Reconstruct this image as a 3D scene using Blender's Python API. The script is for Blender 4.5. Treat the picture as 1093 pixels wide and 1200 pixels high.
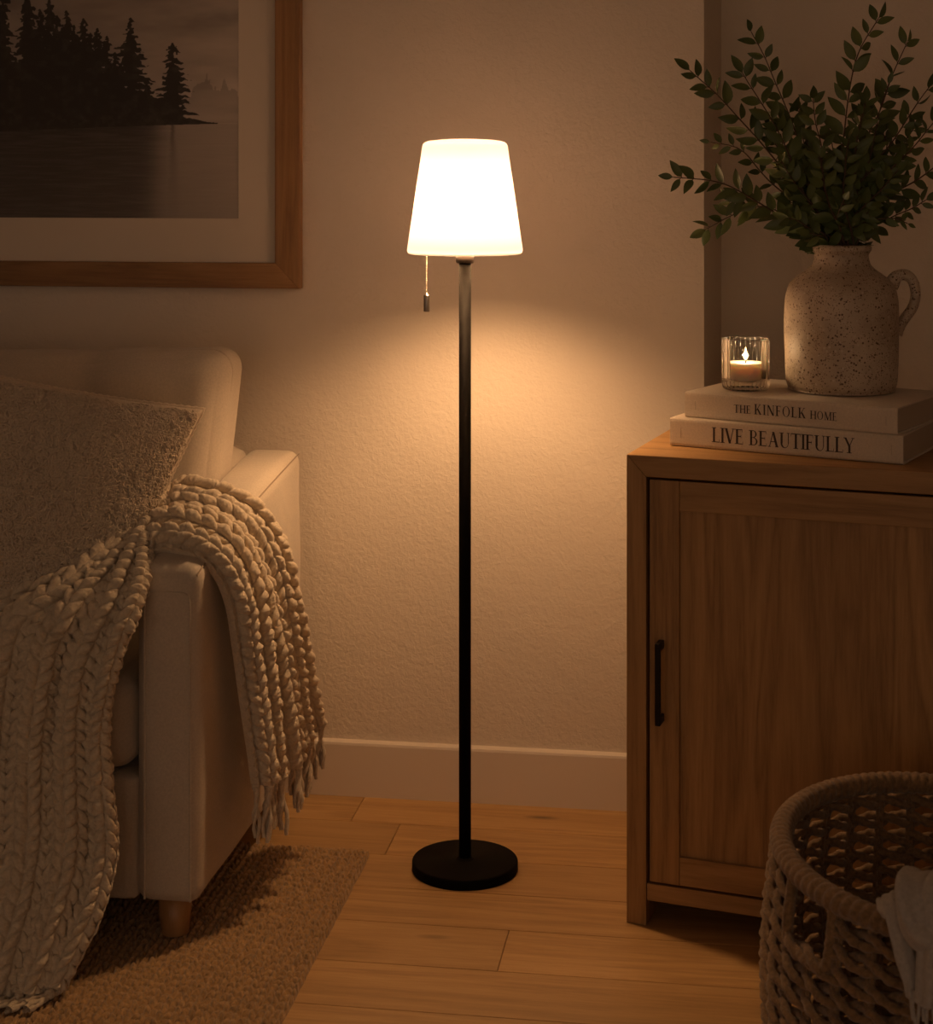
import bpy, bmesh, math, random
import numpy as np
from mathutils import Vector, Matrix

random.seed(7)
SC = bpy.context.scene
COL = SC.collection
for o in list(bpy.data.objects):
    bpy.data.objects.remove(o)
PI = math.pi

# ------------------------------------------------------------------ camera
F = 2029.0                     # focal length in pixels of the 1093 px wide frame
EYE = 1.42
YAW = math.radians(8.52)       # camera turned a little to the left of the wall's normal
cd = bpy.data.cameras.new('camera')
cam = bpy.data.objects.new('camera', cd)
COL.objects.link(cam)
cam.location = (0, 0, EYE)
cam.rotation_euler = (PI / 2, 0, YAW)
cd.sensor_fit = 'HORIZONTAL'
cd.sensor_width = 36
cd.lens = F / 1093 * 36
cd.shift_y = -400 / 1093
cd.dof.use_dof = True
cd.dof.focus_distance = 3.4
cd.dof.aperture_fstop = 9
SC.camera = cam

# ------------------------------------------------------------------ world, exposure
SC.view_settings.view_transform = 'Standard'
SC.view_settings.look = 'None'
SC.view_settings.gamma = 1
SC.view_settings.use_curve_mapping = False
SC.view_settings.exposure = 0
w = bpy.data.worlds.new('dim_room')
SC.world = w
w.use_nodes = True
w.node_tree.nodes['Background'].inputs[0].default_value = (1.0, 0.69, 0.47, 1)
w.node_tree.nodes['Background'].inputs[1].default_value = 0.45
BULB_L = 540.0
BULB_COL = (1.0, 0.56, 0.26)
CANDLE_W = 0.6
try:
    SC.cycles.use_denoising = True
    SC.cycles.max_bounces = 8
    SC.cycles.diffuse_bounces = 4
    SC.cycles.transparent_max_bounces = 16
    SC.cycles.caustics_reflective = False
    SC.cycles.caustics_refractive = False
    SC.cycles.sample_clamp_indirect = 4.0
except Exception:
    pass

# ------------------------------------------------------------------ coordinates
CY, SY = math.cos(YAW), math.sin(YAW)
def cw(r, f, z):
    """metres right of / ahead of the camera -> room coordinates (X along the wall, Y into it)"""
    return np.array([CY * r - SY * f, SY * r + CY * f, z])
def at(px, py, d):
    return cw((px - 546.5) / F * d, d, EYE - (py - 200) / F * d)

# ------------------------------------------------------------------ small helpers
def link(o, parent=None):
    COL.objects.link(o)
    if parent is not None:
        o.parent = parent
    return o
def mesh_obj(name, verts, faces, mat=None, parent=None, smooth=True, local=True):
    """faces: (n,4) or (n,3) int array, or a list of tuples. local=False: verts are room coordinates"""
    verts = np.asarray(verts, float).reshape(-1, 3)
    if not local and parent is not None:
        verts = verts - np.array(parent.location)
    me = bpy.data.meshes.new(name)
    if isinstance(faces, np.ndarray):
        n, k = faces.shape
        me.vertices.add(len(verts)); me.vertices.foreach_set('co', verts.astype(np.float32).ravel())
        me.loops.add(n * k); me.loops.foreach_set('vertex_index', faces.astype(np.int32).ravel())
        me.polygons.add(n)
        me.polygons.foreach_set('loop_start', np.arange(0, n * k, k, dtype=np.int32))
        me.update(calc_edges=True); me.validate()
    else:
        me.from_pydata([tuple(v) for v in verts], [], faces); me.update()
    me.polygons.foreach_set('use_smooth', [smooth] * len(me.polygons))
    if mat: me.materials.append(mat)
    return link(bpy.data.objects.new(name, me), parent)
def thing(name, label, cat, loc=(0, 0, 0), rz=0, group=None):
    o = bpy.data.objects.new(name, None)
    o.empty_display_size = .05
    COL.objects.link(o)
    o.location = loc; o.rotation_euler = (0, 0, rz)
    o['label'] = label; o['category'] = cat
    if group: o['group'] = group
    return o
def structure(o, label=None):
    o['kind'] = 'structure'
    if label: o['label'] = label
    return o
def grid_faces(nu, nv, wrap_u=False, wrap_v=False, off=0):
    U = nu if wrap_u else nu - 1
    V = nv if wrap_v else nv - 1
    i, j = np.meshgrid(np.arange(U), np.arange(V), indexing='ij')
    i2 = (i + 1) % nu; j2 = (j + 1) % nv
    return np.stack([i * nv + j, i2 * nv + j, i2 * nv + j2, i * nv + j2], -1).reshape(-1, 4) + off
class Geo:
    """collects quads of one part"""
    def __init__(s): s.v = []; s.f = []; s.n = 0
    def add(s, v, f):
        v = np.asarray(v, float).reshape(-1, 3); s.v.append(v); s.f.append(np.asarray(f) + s.n); s.n += len(v)
    def build(s, name, mat, parent=None, smooth=True, local=True):
        return mesh_obj(name, np.concatenate(s.v), np.concatenate(s.f), mat, parent, smooth, local)
def box_vf(a, b):
    x0, y0, z0 = a; x1, y1, z1 = b
    v = [(x0,y0,z0),(x1,y0,z0),(x1,y1,z0),(x0,y1,z0),(x0,y0,z1),(x1,y0,z1),(x1,y1,z1),(x0,y1,z1)]
    f = [(0,3,2,1),(4,5,6,7),(0,1,5,4),(1,2,6,5),(2,3,7,6),(3,0,4,7)]
    return v, np.array(f)
def box(name, a, b, mat, parent=None, bevel=0.0, local=True, seg=2):
    v, f = box_vf(a, b)
    o = mesh_obj(name, v, f, mat, parent, False, local)
    if bevel > 0:
        m = o.modifiers.new('bevel', 'BEVEL'); m.width = bevel; m.segments = seg; m.limit_method = 'ANGLE'
        o.data.polygons.foreach_set('use_smooth', [True] * len(o.data.polygons))
        m.harden_normals = True
    return o
def tube_vf(pts, rad, seg=10, closed=False, twist=None, cap=True):
    P = np.asarray(pts, float); n = len(P)
    R = np.full(n, rad) if np.isscalar(rad) else np.asarray(rad, float)
    if closed: T = np.roll(P, -1, 0) - np.roll(P, 1, 0)
    else: T = np.gradient(P, axis=0)
    T /= np.linalg.norm(T, axis=1)[:, None] + 1e-12
    ref = np.array([0, 0, 1.0]) if abs(T[0, 2]) < .9 else np.array([1.0, 0, 0])
    N = np.zeros_like(P); nrm = np.cross(T[0], ref); nrm /= np.linalg.norm(nrm)
    for i in range(n):
        nrm = nrm - T[i] * nrm.dot(T[i]); nrm /= np.linalg.norm(nrm) + 1e-12; N[i] = nrm
    B = np.cross(T, N)
    a = np.linspace(0, 2 * PI, seg, endpoint=False)
    RR = R[:, None] * np.ones(seg)
    if twist is not None: RR = RR * twist(np.arange(n)[:, None], a[None, :])
    V = P[:, None] + RR[..., None] * (np.cos(a)[None, :, None] * N[:, None] + np.sin(a)[None, :, None] * B[:, None])
    V = V.reshape(-1, 3)
    Fs = grid_faces(n, seg, closed, True)
    if cap and not closed:
        V = np.concatenate([V, P[:1], P[-1:]])
        c0, c1 = n * seg, n * seg + 1
        k = np.arange(seg); k2 = (k + 1) % seg
        Fs = np.concatenate([Fs, np.stack([k2, k, np.full(seg, c0), np.full(seg, c0)], -1),
                             np.stack([(n-1)*seg + k, (n-1)*seg + k2, np.full(seg, c1), np.full(seg, c1)], -1)])
    return V, Fs
def fix_tris(v, f):
    return v, f
def lathe_vf(prof, seg=64, cx=0, cy=0):
    prof = np.asarray(prof, float)
    a = np.linspace(0, 2 * PI, seg, endpoint=False)
    V = np.stack([cx + prof[:, 0][:, None] * np.cos(a), cy + prof[:, 0][:, None] * np.sin(a), np.repeat(prof[:, 1][:, None], seg, 1)], -1)
    return V.reshape(-1, 3), grid_faces(len(prof), seg, False, True)[:, ::-1]
def smooth_prof(pts, n=8):
    return catmull(np.array(pts, float), n)
def catmull(P, n=8):
    P = np.asarray(P, float)
    Q = np.concatenate([[2 * P[0] - P[1]], P, [2 * P[-1] - P[-2]]])
    out = []
    for i in range(1, len(Q) - 2):
        t = np.linspace(0, 1, n, endpoint=False)[:, None]
        p0, p1, p2, p3 = Q[i-1], Q[i], Q[i+1], Q[i+2]
        out.append(.5 * (2*p1 + (p2-p0)*t + (2*p0-5*p1+4*p2-p3)*t*t + (3*p1-p0-3*p2+p3)*t**3))
    out.append(P[-1:])
    return np.concatenate(out)
def resample(P, n):
    P = np.asarray(P, float)
    d = np.concatenate([[0], np.cumsum(np.linalg.norm(np.diff(P, axis=0), axis=1))])
    t = np.linspace(0, d[-1], n)
    return np.stack([np.interp(t, d, P[:, k]) for k in range(P.shape[1])], -1)

_rng = np.random.RandomState(3)
_perm = _rng.permutation(512)
def noise3(P, seed=0):
    """value noise in -1..1 at points (...,3)"""
    P = np.asarray(P, float) + seed * 17.37
    I = np.floor(P).astype(int); f = P - I; f = f * f * (3 - 2 * f)
    def h(dx, dy, dz):
        a = _perm[(I[..., 0] + dx) & 511]; b = _perm[(a + I[..., 1] + dy) & 511]
        return _perm[(b + I[..., 2] + dz) & 511] / 255.5 - 1
    def L(a, b, t): return a + (b - a) * t
    fx, fy, fz = f[..., 0], f[..., 1], f[..., 2]
    return L(L(L(h(0,0,0), h(1,0,0), fx), L(h(0,1,0), h(1,1,0), fx), fy),
             L(L(h(0,0,1), h(1,0,1), fx), L(h(0,1,1), h(1,1,1), fx), fy), fz)
def knit(c, r, slant=.6):
    """chain of V stitches, 0..1"""
    x = c - np.floor(c); s = 1 - np.abs(2 * x - 1)
    across = np.sqrt(np.clip(1 - ((s - .5) / .5) ** 2, 0, 1))
    ph = r - slant * s; ph = ph - np.floor(ph)
    along = np.sqrt(np.clip(1 - ((ph - .5) / .5) ** 2, 0, 1))
    return across ** .8 * (.35 + .65 * along)

# ------------------------------------------------------------------ materials
def newmat(name):
    m = bpy.data.materials.new(name); m.use_nodes = True
    nt = m.node_tree; b = nt.nodes['Principled BSDF']
    return m, nt, b
def nd(nt, t, **kw):
    n = nt.nodes.new(t)
    for k, v in kw.items():
        if k in n.inputs: n.inputs[k].default_value = v
        else: setattr(n, k, v)
    return n
def coords(nt, scale=(1, 1, 1), kind='Object', rot=(0, 0, 0)):
    tc = nd(nt, 'ShaderNodeTexCoord'); mp = nd(nt, 'ShaderNodeMapping')
    mp.inputs['Scale'].default_value = scale; mp.inputs['Rotation'].default_value = rot
    nt.links.new(tc.outputs[kind], mp.inputs['Vector'])
    return mp.outputs[0]
def noise(nt, vec, scale, detail=4, rough=.5, dist=0):
    n = nd(nt, 'ShaderNodeTexNoise'); nt.links.new(vec, n.inputs['Vector'])
    n.inputs['Scale'].default_value = scale; n.inputs['Detail'].default_value = detail
    n.inputs['Roughness'].default_value = rough; n.inputs['Distortion'].default_value = dist
    return n.outputs['Fac']
def ramp(nt, fac, stops):
    r = nd(nt, 'ShaderNodeValToRGB'); nt.links.new(fac, r.inputs[0])
    e = r.color_ramp.elements
    while len(e) < len(stops): e.new(.5)
    for k, (p, c) in enumerate(stops):
        e[k].position = p; e[k].color = (*c, 1) if len(c) == 3 else c
    return r.outputs[0]
def mixc(nt, fac, a, b, mode='MIX'):
    m = nd(nt, 'ShaderNodeMix', data_type='RGBA', blend_type=mode)
    for sock, val in ((m.inputs[0], fac), (m.inputs[6], a), (m.inputs[7], b)):
        if hasattr(val, 'is_linked') or hasattr(val, 'links'): nt.links.new(val, sock)
        else: sock.default_value = val if isinstance(val, (int, float)) else (*val, 1)
    return m.outputs[2]
def math_(nt, op, a, b=0.0):
    m = nd(nt, 'ShaderNodeMath', operation=op)
    for sock, val in ((m.inputs[0], a), (m.inputs[1], b)):
        if hasattr(val, 'links'): nt.links.new(val, sock)
        else: sock.default_value = val
    return m.outputs[0]
def bump(nt, b, h, strength=.5, dist=.002, prev=None):
    n = nd(nt, 'ShaderNodeBump'); n.inputs['Strength'].default_value = strength; n.inputs['Distance'].default_value = dist
    nt.links.new(h, n.inputs['Height'])
    if prev is not None: nt.links.new(prev, n.inputs['Normal'])
    nt.links.new(n.outputs[0], b.inputs['Normal'])
    return n.outputs[0]
def setcol(nt, b, c):
    if hasattr(c, 'links'): nt.links.new(c, b.inputs['Base Color'])
    else: b.inputs['Base Color'].default_value = (*c, 1)

def mat_plaster(name='wall_plaster', col=(.78, .69, .585)):
    m, nt, b = newmat(name); b.inputs['Roughness'].default_value = .85
    v = coords(nt)
    big = noise(nt, v, 2.2, 3)
    c = ramp(nt, big, [(.3, tuple(x * .93 for x in col)), (.7, col)])
    setcol(nt, b, c)
    h = noise(nt, v, 95, 5, .6, .6)
    h2 = noise(nt, v, 28, 3, .5, .4)
    s = math_(nt, 'ADD', h, math_(nt, 'MULTIPLY', h2, .8))
    bump(nt, b, s, .55, .0035)
    return m
def mat_plain(name, col, rough=.6, metal=0, bumps=None):
    m, nt, b = newmat(name); setcol(nt, b, col)
    b.inputs['Roughness'].default_value = rough; b.inputs['Metallic'].default_value = metal
    if bumps:
        bump(nt, b, noise(nt, coords(nt), bumps[0], 4), bumps[1], bumps[2])
    return m
def mat_wood(name, dark, mid, light, axis='Z', rough=.5, grain=1.0, attr=None):
    """oak: pores stretched along one axis plus slow cathedral figure"""
    m, nt, b = newmat(name)
    st = {'X': (1.6, 26, 26), 'Y': (26, 1.6, 26), 'Z': (26, 26, 1.6)}[axis]
    v = coords(nt, st)
    if attr:
        a = nd(nt, 'ShaderNodeAttribute', attribute_name=attr)
        va = nd(nt, 'ShaderNodeVectorMath', operation='MULTIPLY_ADD')
        nt.links.new(a.outputs['Color'], va.inputs[0]); va.inputs[1].default_value = (37, 23, 11)
        nt.links.new(v, va.inputs[2]); v = va.outputs[0]
    fig = noise(nt, v, .42, 3, .5, 1.2)
    rings = math_(nt, 'PINGPONG', math_(nt, 'MULTIPLY', fig, 9.0), 1.0)
    pores = noise(nt, v, 6.0, 6, .75, .2)
    mix = math_(nt, 'ADD', math_(nt, 'MULTIPLY', rings, .30 * grain), math_(nt, 'MULTIPLY', pores, .70))
    c = ramp(nt, mix, [(.22, dark), (.48, mid), (.72, light)])
    slow = noise(nt, v, .16, 2)
    c = mixc(nt, ramp(nt, slow, [(.35, (0, 0, 0)), (.65, (.35, .35, .35))]), c, tuple(x * .62 for x in mid))
    if attr:
        hsv = nd(nt, 'ShaderNodeHueSaturation'); nt.links.new(c, hsv.inputs['Color'])
        sep = nd(nt, 'ShaderNodeSeparateColor'); nt.links.new(a.outputs['Color'], sep.inputs[0])
        nt.links.new(math_(nt, 'ADD', math_(nt, 'MULTIPLY', sep.outputs[0], .18), .90), hsv.inputs['Value'])
        c = hsv.outputs[0]
        # knots
        kv = coords(nt, (2.2, 7.5, 1))
        vo = nd(nt, 'ShaderNodeTexVoronoi'); nt.links.new(kv, vo.inputs['Vector']); vo.inputs['Scale'].default_value = 1.0
        k = ramp(nt, vo.outputs['Distance'], [(.02, (.8, .8, .8)), (.10, (0, 0, 0))])
        c = mixc(nt, k, c, tuple(x * .3 for x in dark))
    setcol(nt, b, c)
    b.inputs['Roughness'].default_value = rough
    bump(nt, b, pores, .25, .0012)
    return m
def mat_linen(name, col, scale=900):
    m, nt, b = newmat(name)
    v = coords(nt)
    n1 = noise(nt, v, 260, 3, .6); n2 = noise(nt, v, 9, 2)
    s = math_(nt, 'ADD', math_(nt, 'MULTIPLY', n1, .7), math_(nt, 'MULTIPLY', n2, .3))
    setcol(nt, b, ramp(nt, s, [(.3, tuple(x * .78 for x in col)), (.7, col)]))
    b.inputs['Roughness'].default_value = .9
    b.inputs['Sheen Weight'].default_value = .25
    b.inputs['Sheen Roughness'].default_value = .5
    w1 = nd(nt, 'ShaderNodeTexWave', wave_type='BANDS', bands_direction='Z'); w1.inputs['Scale'].default_value = scale / 6.28 * 1.6
    w2 = nd(nt, 'ShaderNodeTexWave', wave_type='BANDS', bands_direction='X'); w2.inputs['Scale'].default_value = scale / 6.28 * 1.6
    for w_ in (w1, w2): nt.links.new(v, w_.inputs['Vector']); w_.inputs['Distortion'].default_value = 2.5; w_.inputs['Detail'].default_value = 2
    hh = math_(nt, 'ADD', math_(nt, 'MULTIPLY', w1.outputs['Fac'], w2.outputs['Fac']), n1)
    bump(nt, b, hh, .35, .0012)
    return m
def mat_wool(name, col, f=1.0, low=.72):
    m, nt, b = newmat(name)
    v = coords(nt)
    n1 = noise(nt, v, 160 * f, 4, .7)
    setcol(nt, b, ramp(nt, n1, [(.3, tuple(x * low for x in col)), (.7, col)]))
    b.inputs['Roughness'].default_value = .95
    b.inputs['Sheen Weight'].default_value = .3
    bump(nt, b, noise(nt, v, 380 * f, 4, .7, .8), .6, .0025)
    return m

M = {}
M['wall'] = mat_plaster()
M['ceiling'] = mat_plain('ceiling_paint', (.72, .66, .58), .9)
M['trim'] = mat_plain('trim_paint', (.74, .65, .55), .45, 0, (40, .15, .001))
M['floor'] = mat_wood('oak_floor', (.34, .19, .068), (.50, .295, .115), (.60, .37, .16), 'X', .45, .8, 'plank')
M['gap'] = mat_plain('floor_gap', (.03, .015, .008), .9)
OAK = ((.22, .115, .040), (.39, .215, .078), (.50, .29, .115))
M['oak_v'] = mat_wood('oak_vertical', *OAK, 'Z', .5)
M['oak_h'] = mat_wood('oak_horizontal', *OAK, 'X', .5)
M['frame_h'] = mat_wood('frame_oak_horizontal', (.17, .085, .028), (.29, .15, .050), (.38, .205, .075), 'X', .5)
M['frame_v'] = mat_wood('frame_oak_vertical', (.17, .085, .028), (.29, .15, .050), (.38, .205, .075), 'Z', .5)
M['leg'] = mat_wood('leg_wood', (.30, .15, .05), (.42, .22, .09), (.5, .28, .12), 'Z', .4)
M['black'] = mat_plain('black_metal', (.0045, .0038, .0034), .55, 0)
M['black'].node_tree.nodes['Principled BSDF'].inputs['Specular IOR Level'].default_value = .03
M['black_soft'] = mat_plain('blackened_metal', (.02, .014, .011), .38, .8)
M['steel'] = mat_plain('dull_chrome', (.35, .31, .27), .3, 1)
M['sofa'] = mat_linen('sofa_linen', (.65, .56, .455))
M['sofa_dark'] = mat_plain('seam_thread', (.33, .26, .19), .9)
M['wool'] = mat_wool('cream_wool', (.74, .62, .465))
M['pillow'] = mat_wool('boucle_yarn', (.78, .65, .50), 1.6)
M['cloth'] = mat_wool('grey_cloth', (.50, .45, .40), 1.0)
M['jute'] = mat_wool('jute_fibre', (.56, .34, .145), .6, .25)
M['jute2'] = mat_wool('wicker_rope', (.32, .19, .088), .9, .4)
M['matboard'] = mat_plain('mat_board', (.74, .65, .54), .9)
M['paper'] = mat_plain('page_paper', (.52, .43, .33), .9)
M['book'] = mat_linen('book_cloth', (.78, .66, .52), 1500)
M['ink'] = mat_plain('ink', (.045, .025, .016), .7)
M['wick'] = mat_plain('wick', (.02, .012, .01), .9)
M['stem'] = mat_plain('branch_bark', (.085, .05, .028), .7)
M['inside'] = mat_plain('dark_interior', (.05, .03, .02), .9)

# jute with darker furrows of its own fibre mix
def mat_leaf():
    m, nt, b = newmat('leaf_green')
    v = coords(nt)
    setcol(nt, b, ramp(nt, noise(nt, v, 14, 2), [(.3, (.055, .085, .026)), (.7, (.13, .165, .045))]))
    b.inputs['Roughness'].default_value = .45
    return m
M['leaf'] = mat_leaf()
def mat_stone():
    m, nt, b = newmat('speckled_stoneware')
    v = coords(nt)
    base = ramp(nt, noise(nt, v, 12, 4, .6), [(.3, (.40, .31, .22)), (.7, (.60, .49, .37))])
    def specks(scale, thr, wob):
        vo = nd(nt, 'ShaderNodeTexVoronoi'); vo.inputs['Scale'].default_value = scale
        nt.links.new(v, vo.inputs['Vector'])
        r = ramp(nt, vo.outputs['Distance'], [(thr, (1, 1, 1)), (thr + .06, (0, 0, 0))])
        pick = ramp(nt, noise(nt, v, wob, 2), [(.46, (0, 0, 0)), (.52, (1, 1, 1))])
        return math_(nt, 'MULTIPLY', r, pick)
    c = mixc(nt, specks(130, .24, 60), base, (.12, .065, .035))
    c = mixc(nt, specks(260, .26, 90), c, (.16, .10, .06))
    c = mixc(nt, math_(nt, 'MULTIPLY', specks(90, .2, 40), .7), c, (.62, .54, .44))
    setcol(nt, b, c)
    b.inputs['Roughness'].default_value = .5
    bump(nt, b, noise(nt, v, 120, 5, .6), .5, .002)
    return m
M['stone'] = mat_stone()
def mat_shade(name='milky_shade', share=.11):
    """thin milky plastic: some light goes through, the rest scatters back"""
    m = bpy.data.materials.new(name); m.use_nodes = True; nt = m.node_tree
    nt.nodes.clear()
    out = nd(nt, 'ShaderNodeOutputMaterial')
    tr = nd(nt, 'ShaderNodeBsdfTranslucent'); tr.inputs[0].default_value = (.79, .75, .87, 1)
    df = nd(nt, 'ShaderNodeBsdfDiffuse'); df.inputs[0].default_value = (.72, .70, .66, 1)
    mx = nd(nt, 'ShaderNodeMixShader'); mx.inputs[0].default_value = share
    nt.links.new(df.outputs[0], mx.inputs[1]); nt.links.new(tr.outputs[0], mx.inputs[2])
    nt.links.new(mx.outputs[0], out.inputs[0])
    return m
M['shade'] = mat_shade()
def mat_emit(name, col, s):
    m, nt, b = newmat(name); setcol(nt, b, (0, 0, 0))
    b.inputs['Emission Color'].default_value = (*col, 1); b.inputs['Emission Strength'].default_value = s
    return m
M['flame'] = mat_emit('flame', (1, .62, .26), 9)
M['bulb'] = mat_emit('bulb_glass', BULB_COL, BULB_L)
def mat_wax():
    m, nt, b = newmat('candle_wax'); setcol(nt, b, (.86, .80, .70))
    b.inputs['Roughness'].default_value = .45
    b.inputs['Subsurface Weight'].default_value = 1.0
    b.inputs['Subsurface Radius'].default_value = (.014, .011, .008)
    b.inputs['Subsurface Scale'].default_value = 1.3
    return m
M['wax'] = mat_wax()
def mat_glass():
    m = bpy.data.materials.new('ribbed_glass'); m.use_nodes = True; nt = m.node_tree
    nt.nodes.clear()
    out = nd(nt, 'ShaderNodeOutputMaterial')
    tr = nd(nt, 'ShaderNodeBsdfTransparent'); tr.inputs[0].default_value = (.93, .92, .90, 1)
    gl = nd(nt, 'ShaderNodeBsdfGlossy'); gl.inputs['Roughness'].default_value = .08
    gl.inputs['Color'].default_value = (1, 1, 1, 1)
    lw = nd(nt, 'ShaderNodeLayerWeight'); lw.inputs[0].default_value = .24
    mx = nd(nt, 'ShaderNodeMixShader')
    nt.links.new(lw.outputs['Fresnel'], mx.inputs[0])
    nt.links.new(tr.outputs[0], mx.inputs[1]); nt.links.new(gl.outputs[0], mx.inputs[2])
    nt.links.new(mx.outputs[0], out.inputs[0])
    return m
M['glass'] = mat_glass()
def mat_print():
    m, nt, b = newmat('landscape_print')
    a = nd(nt, 'ShaderNodeAttribute', attribute_name='art')
    nt.links.new(a.outputs['Color'], b.inputs['Base Color'])
    b.inputs['Roughness'].default_value = .6
    return m
M['print'] = mat_print()

# ================================================================== SETTING
WY = 3.862           # plaster face of the back wall
EDGE = -.048         # where the wall steps back into the alcove
H = 2.55
def quad_wall(name, pts, mat, label=None):
    """vertical slab from a plan polygon"""
    n = len(pts)
    v = [(x, y, 0) for x, y in pts] + [(x, y, H) for x, y in pts]
    f = [tuple(range(n))[::-1], tuple(range(n, 2 * n))] + [(i, (i + 1) % n, n + (i + 1) % n, n + i) for i in range(n)]
    o = mesh_obj(name, v, f, mat, None, False)
    return structure(o, label)
RX, RY = EDGE + .037, WY + .25
quad_wall('wall_back', [(-3.3, WY), (EDGE, WY), (RX, RY), (RX, RY + .12), (-3.3, RY + .12)], M['wall'], 'cream textured plaster wall behind the lamp')
quad_wall('wall_alcove', [(RX, RY), (1.9, RY), (1.9, RY + .12), (RX, RY + .12)], M['wall'], 'shadowed alcove wall behind the leafy branches')
quad_wall('wall_right', [(1.9, -2.2), (2.02, -2.2), (2.02, RY + .12), (1.9, RY + .12)], M['wall'])
quad_wall('wall_left', [(-3.42, -2.2), (-3.3, -2.2), (-3.3, RY + .12), (-3.42, RY + .12)], M['wall'])
v, f = box_vf((-3.42, -2.2, H), (2.02, RY + .12, H + .1))
structure(mesh_obj('ceiling', v, f, M['ceiling'], None, False))

# baseboard: moulded strip with an eased top
def strip(name, x0, y0, x1, y1, mat):
    d = np.array([x1 - x0, y1 - y0, 0.]); L = np.linalg.norm(d); d /= L
    nrm = np.array([d[1], -d[0], 0])
    prof = [(0, 0), (.015, 0), (.015, .116), (.0135, .121), (.008, .1235), (0, .125)]
    V = []
    for s in (0, L):
        for a, z in prof:
            V.append(np.array([x0, y0, 0]) + d * s + nrm * a + np.array([0, 0, z]))
    n = len(prof)
    Fs = [(i, i + 1, n + i + 1, n + i) for i in range(n - 1)] + [tuple(range(n)), tuple(range(n, 2 * n))[::-1]]
    return structure(mesh_obj(name, V, Fs, mat, None, False))
strip('baseboard_back', -3.3, WY, EDGE, WY, M['trim'])
strip('baseboard_alcove', RX, RY, 1.9, RY, M['trim'])
strip('baseboard_right', 1.9, RY, 1.9, -2.2, M['trim'])
strip('baseboard_left', -3.3, -2.2, -3.3, WY, M['trim'])

# floor: bevelled oak planks laid along the wall
def build_floor():
    seams = [3.045, 3.213, 3.37, 3.53, 3.70, 3.868]
    while seams[0] > -2.1: seams.insert(0, seams[0] - .166)
    while seams[-1] < RY + .1: seams.append(seams[-1] + .166)
    joints = {(3.045): [-.401, .93, -1.75], (3.53): [-.70, .75], (3.70): [-.81, .62], (3.213): [-1.35, .22], (3.37): [-1.9, .55],
              (2.879): [.30, -1.2]}
    g = Geo(); cols = []
    b = .0011
    rnd = random.Random(5)
    for i in range(len(seams) - 1):
        y0, y1 = seams[i], seams[i + 1]
        key = min(joints, key=lambda k: abs(k - y0))
        js = joints[key] if abs(key - y0) < .01 else [rnd.uniform(-2.6, -1.2), rnd.uniform(-.5, .9)]
        xs = sorted([-3.42] + js + [2.02])
        for x0, x1 in zip(xs[:-1], xs[1:]):
            v = [(x0 + b, y0 + b, 0), (x1 - b, y0 + b, 0), (x1 - b, y1 - b, 0), (x0 + b, y1 - b, 0),
                 (x0, y0, -.003), (x1, y0, -.003), (x1, y1, -.003), (x0, y1, -.003)]
            f = [(0, 1, 2, 3), (4, 5, 1, 0), (5, 6, 2, 1), (6, 7, 3, 2), (7, 4, 0, 3)]
            g.add(v, np.array(f))
            c = [rnd.random(), rnd.random(), rnd.random(), 1]
            cols += [c] * 8
    o = g.build('floor', M['floor'], None, False)
    a = o.data.color_attributes.new('plank', 'FLOAT_COLOR', 'POINT')
    a.data.foreach_set('color', np.array(cols, np.float32).ravel())
    structure(o, 'warm oak plank floor')
    v, f = box_vf((-3.42, -2.2, -.06), (2.02, RY + .12, -.0025))
    sub = mesh_obj('floor_base', v, f, M['gap'], None, False)
    structure(sub)
build_floor()

# ================================================================== FLOOR LAMP
LP = cw((544.7 - 546.5) / F * 3.52, 3.52, 0)
lamp = thing('floor_lamp', 'black metal floor lamp with a glowing white tapered shade standing on the oak floor', 'lamp', tuple(LP))
v, f = lathe_vf([(0, 0), (.1065, 0), (.1075, .002), (.1075, .0175), (.1065, .0195), (.104, .0205), (.02, .0215), (.016, .0235), (.0135, .026), (0, .026)], 96)
mesh_obj('base', v, f, M['black'], lamp)
v, f = lathe_vf([(0, .02), (.0123, .02), (.0123, 1.245), (0, 1.245)], 40)
mesh_obj('pole', v, f, M['black'], lamp)
v, f = lathe_vf([(.0, 1.232), (.0165, 1.232), (.0185, 1.234), (.0185, 1.2455), (.017, 1.2475), (0, 1.2475)], 40)
mesh_obj('collar', v, f, M['black_soft'], lamp)
# shade: open below, domed above
prof = [(.1085, 1.2535), (.1125, 1.2515), (.1158, 1.2535), (.1175, 1.2585)]
prof += [(.1175 + (.0870 - .1175) * t, 1.2585 + (1.4665 - 1.2585) * t) for t in np.linspace(.03, 1, 24)]
prof += [(.0862, 1.4715), (.0838, 1.4755), (.0795, 1.4785), (.072, 1.4805), (.055, 1.4825), (.03, 1.484), (0, 1.4845)]
prof = np.array(prof)
v, f = lathe_vf(prof, 96)
sh = mesh_obj('lamp_shade', v, f, M['shade'], lamp)
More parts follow.
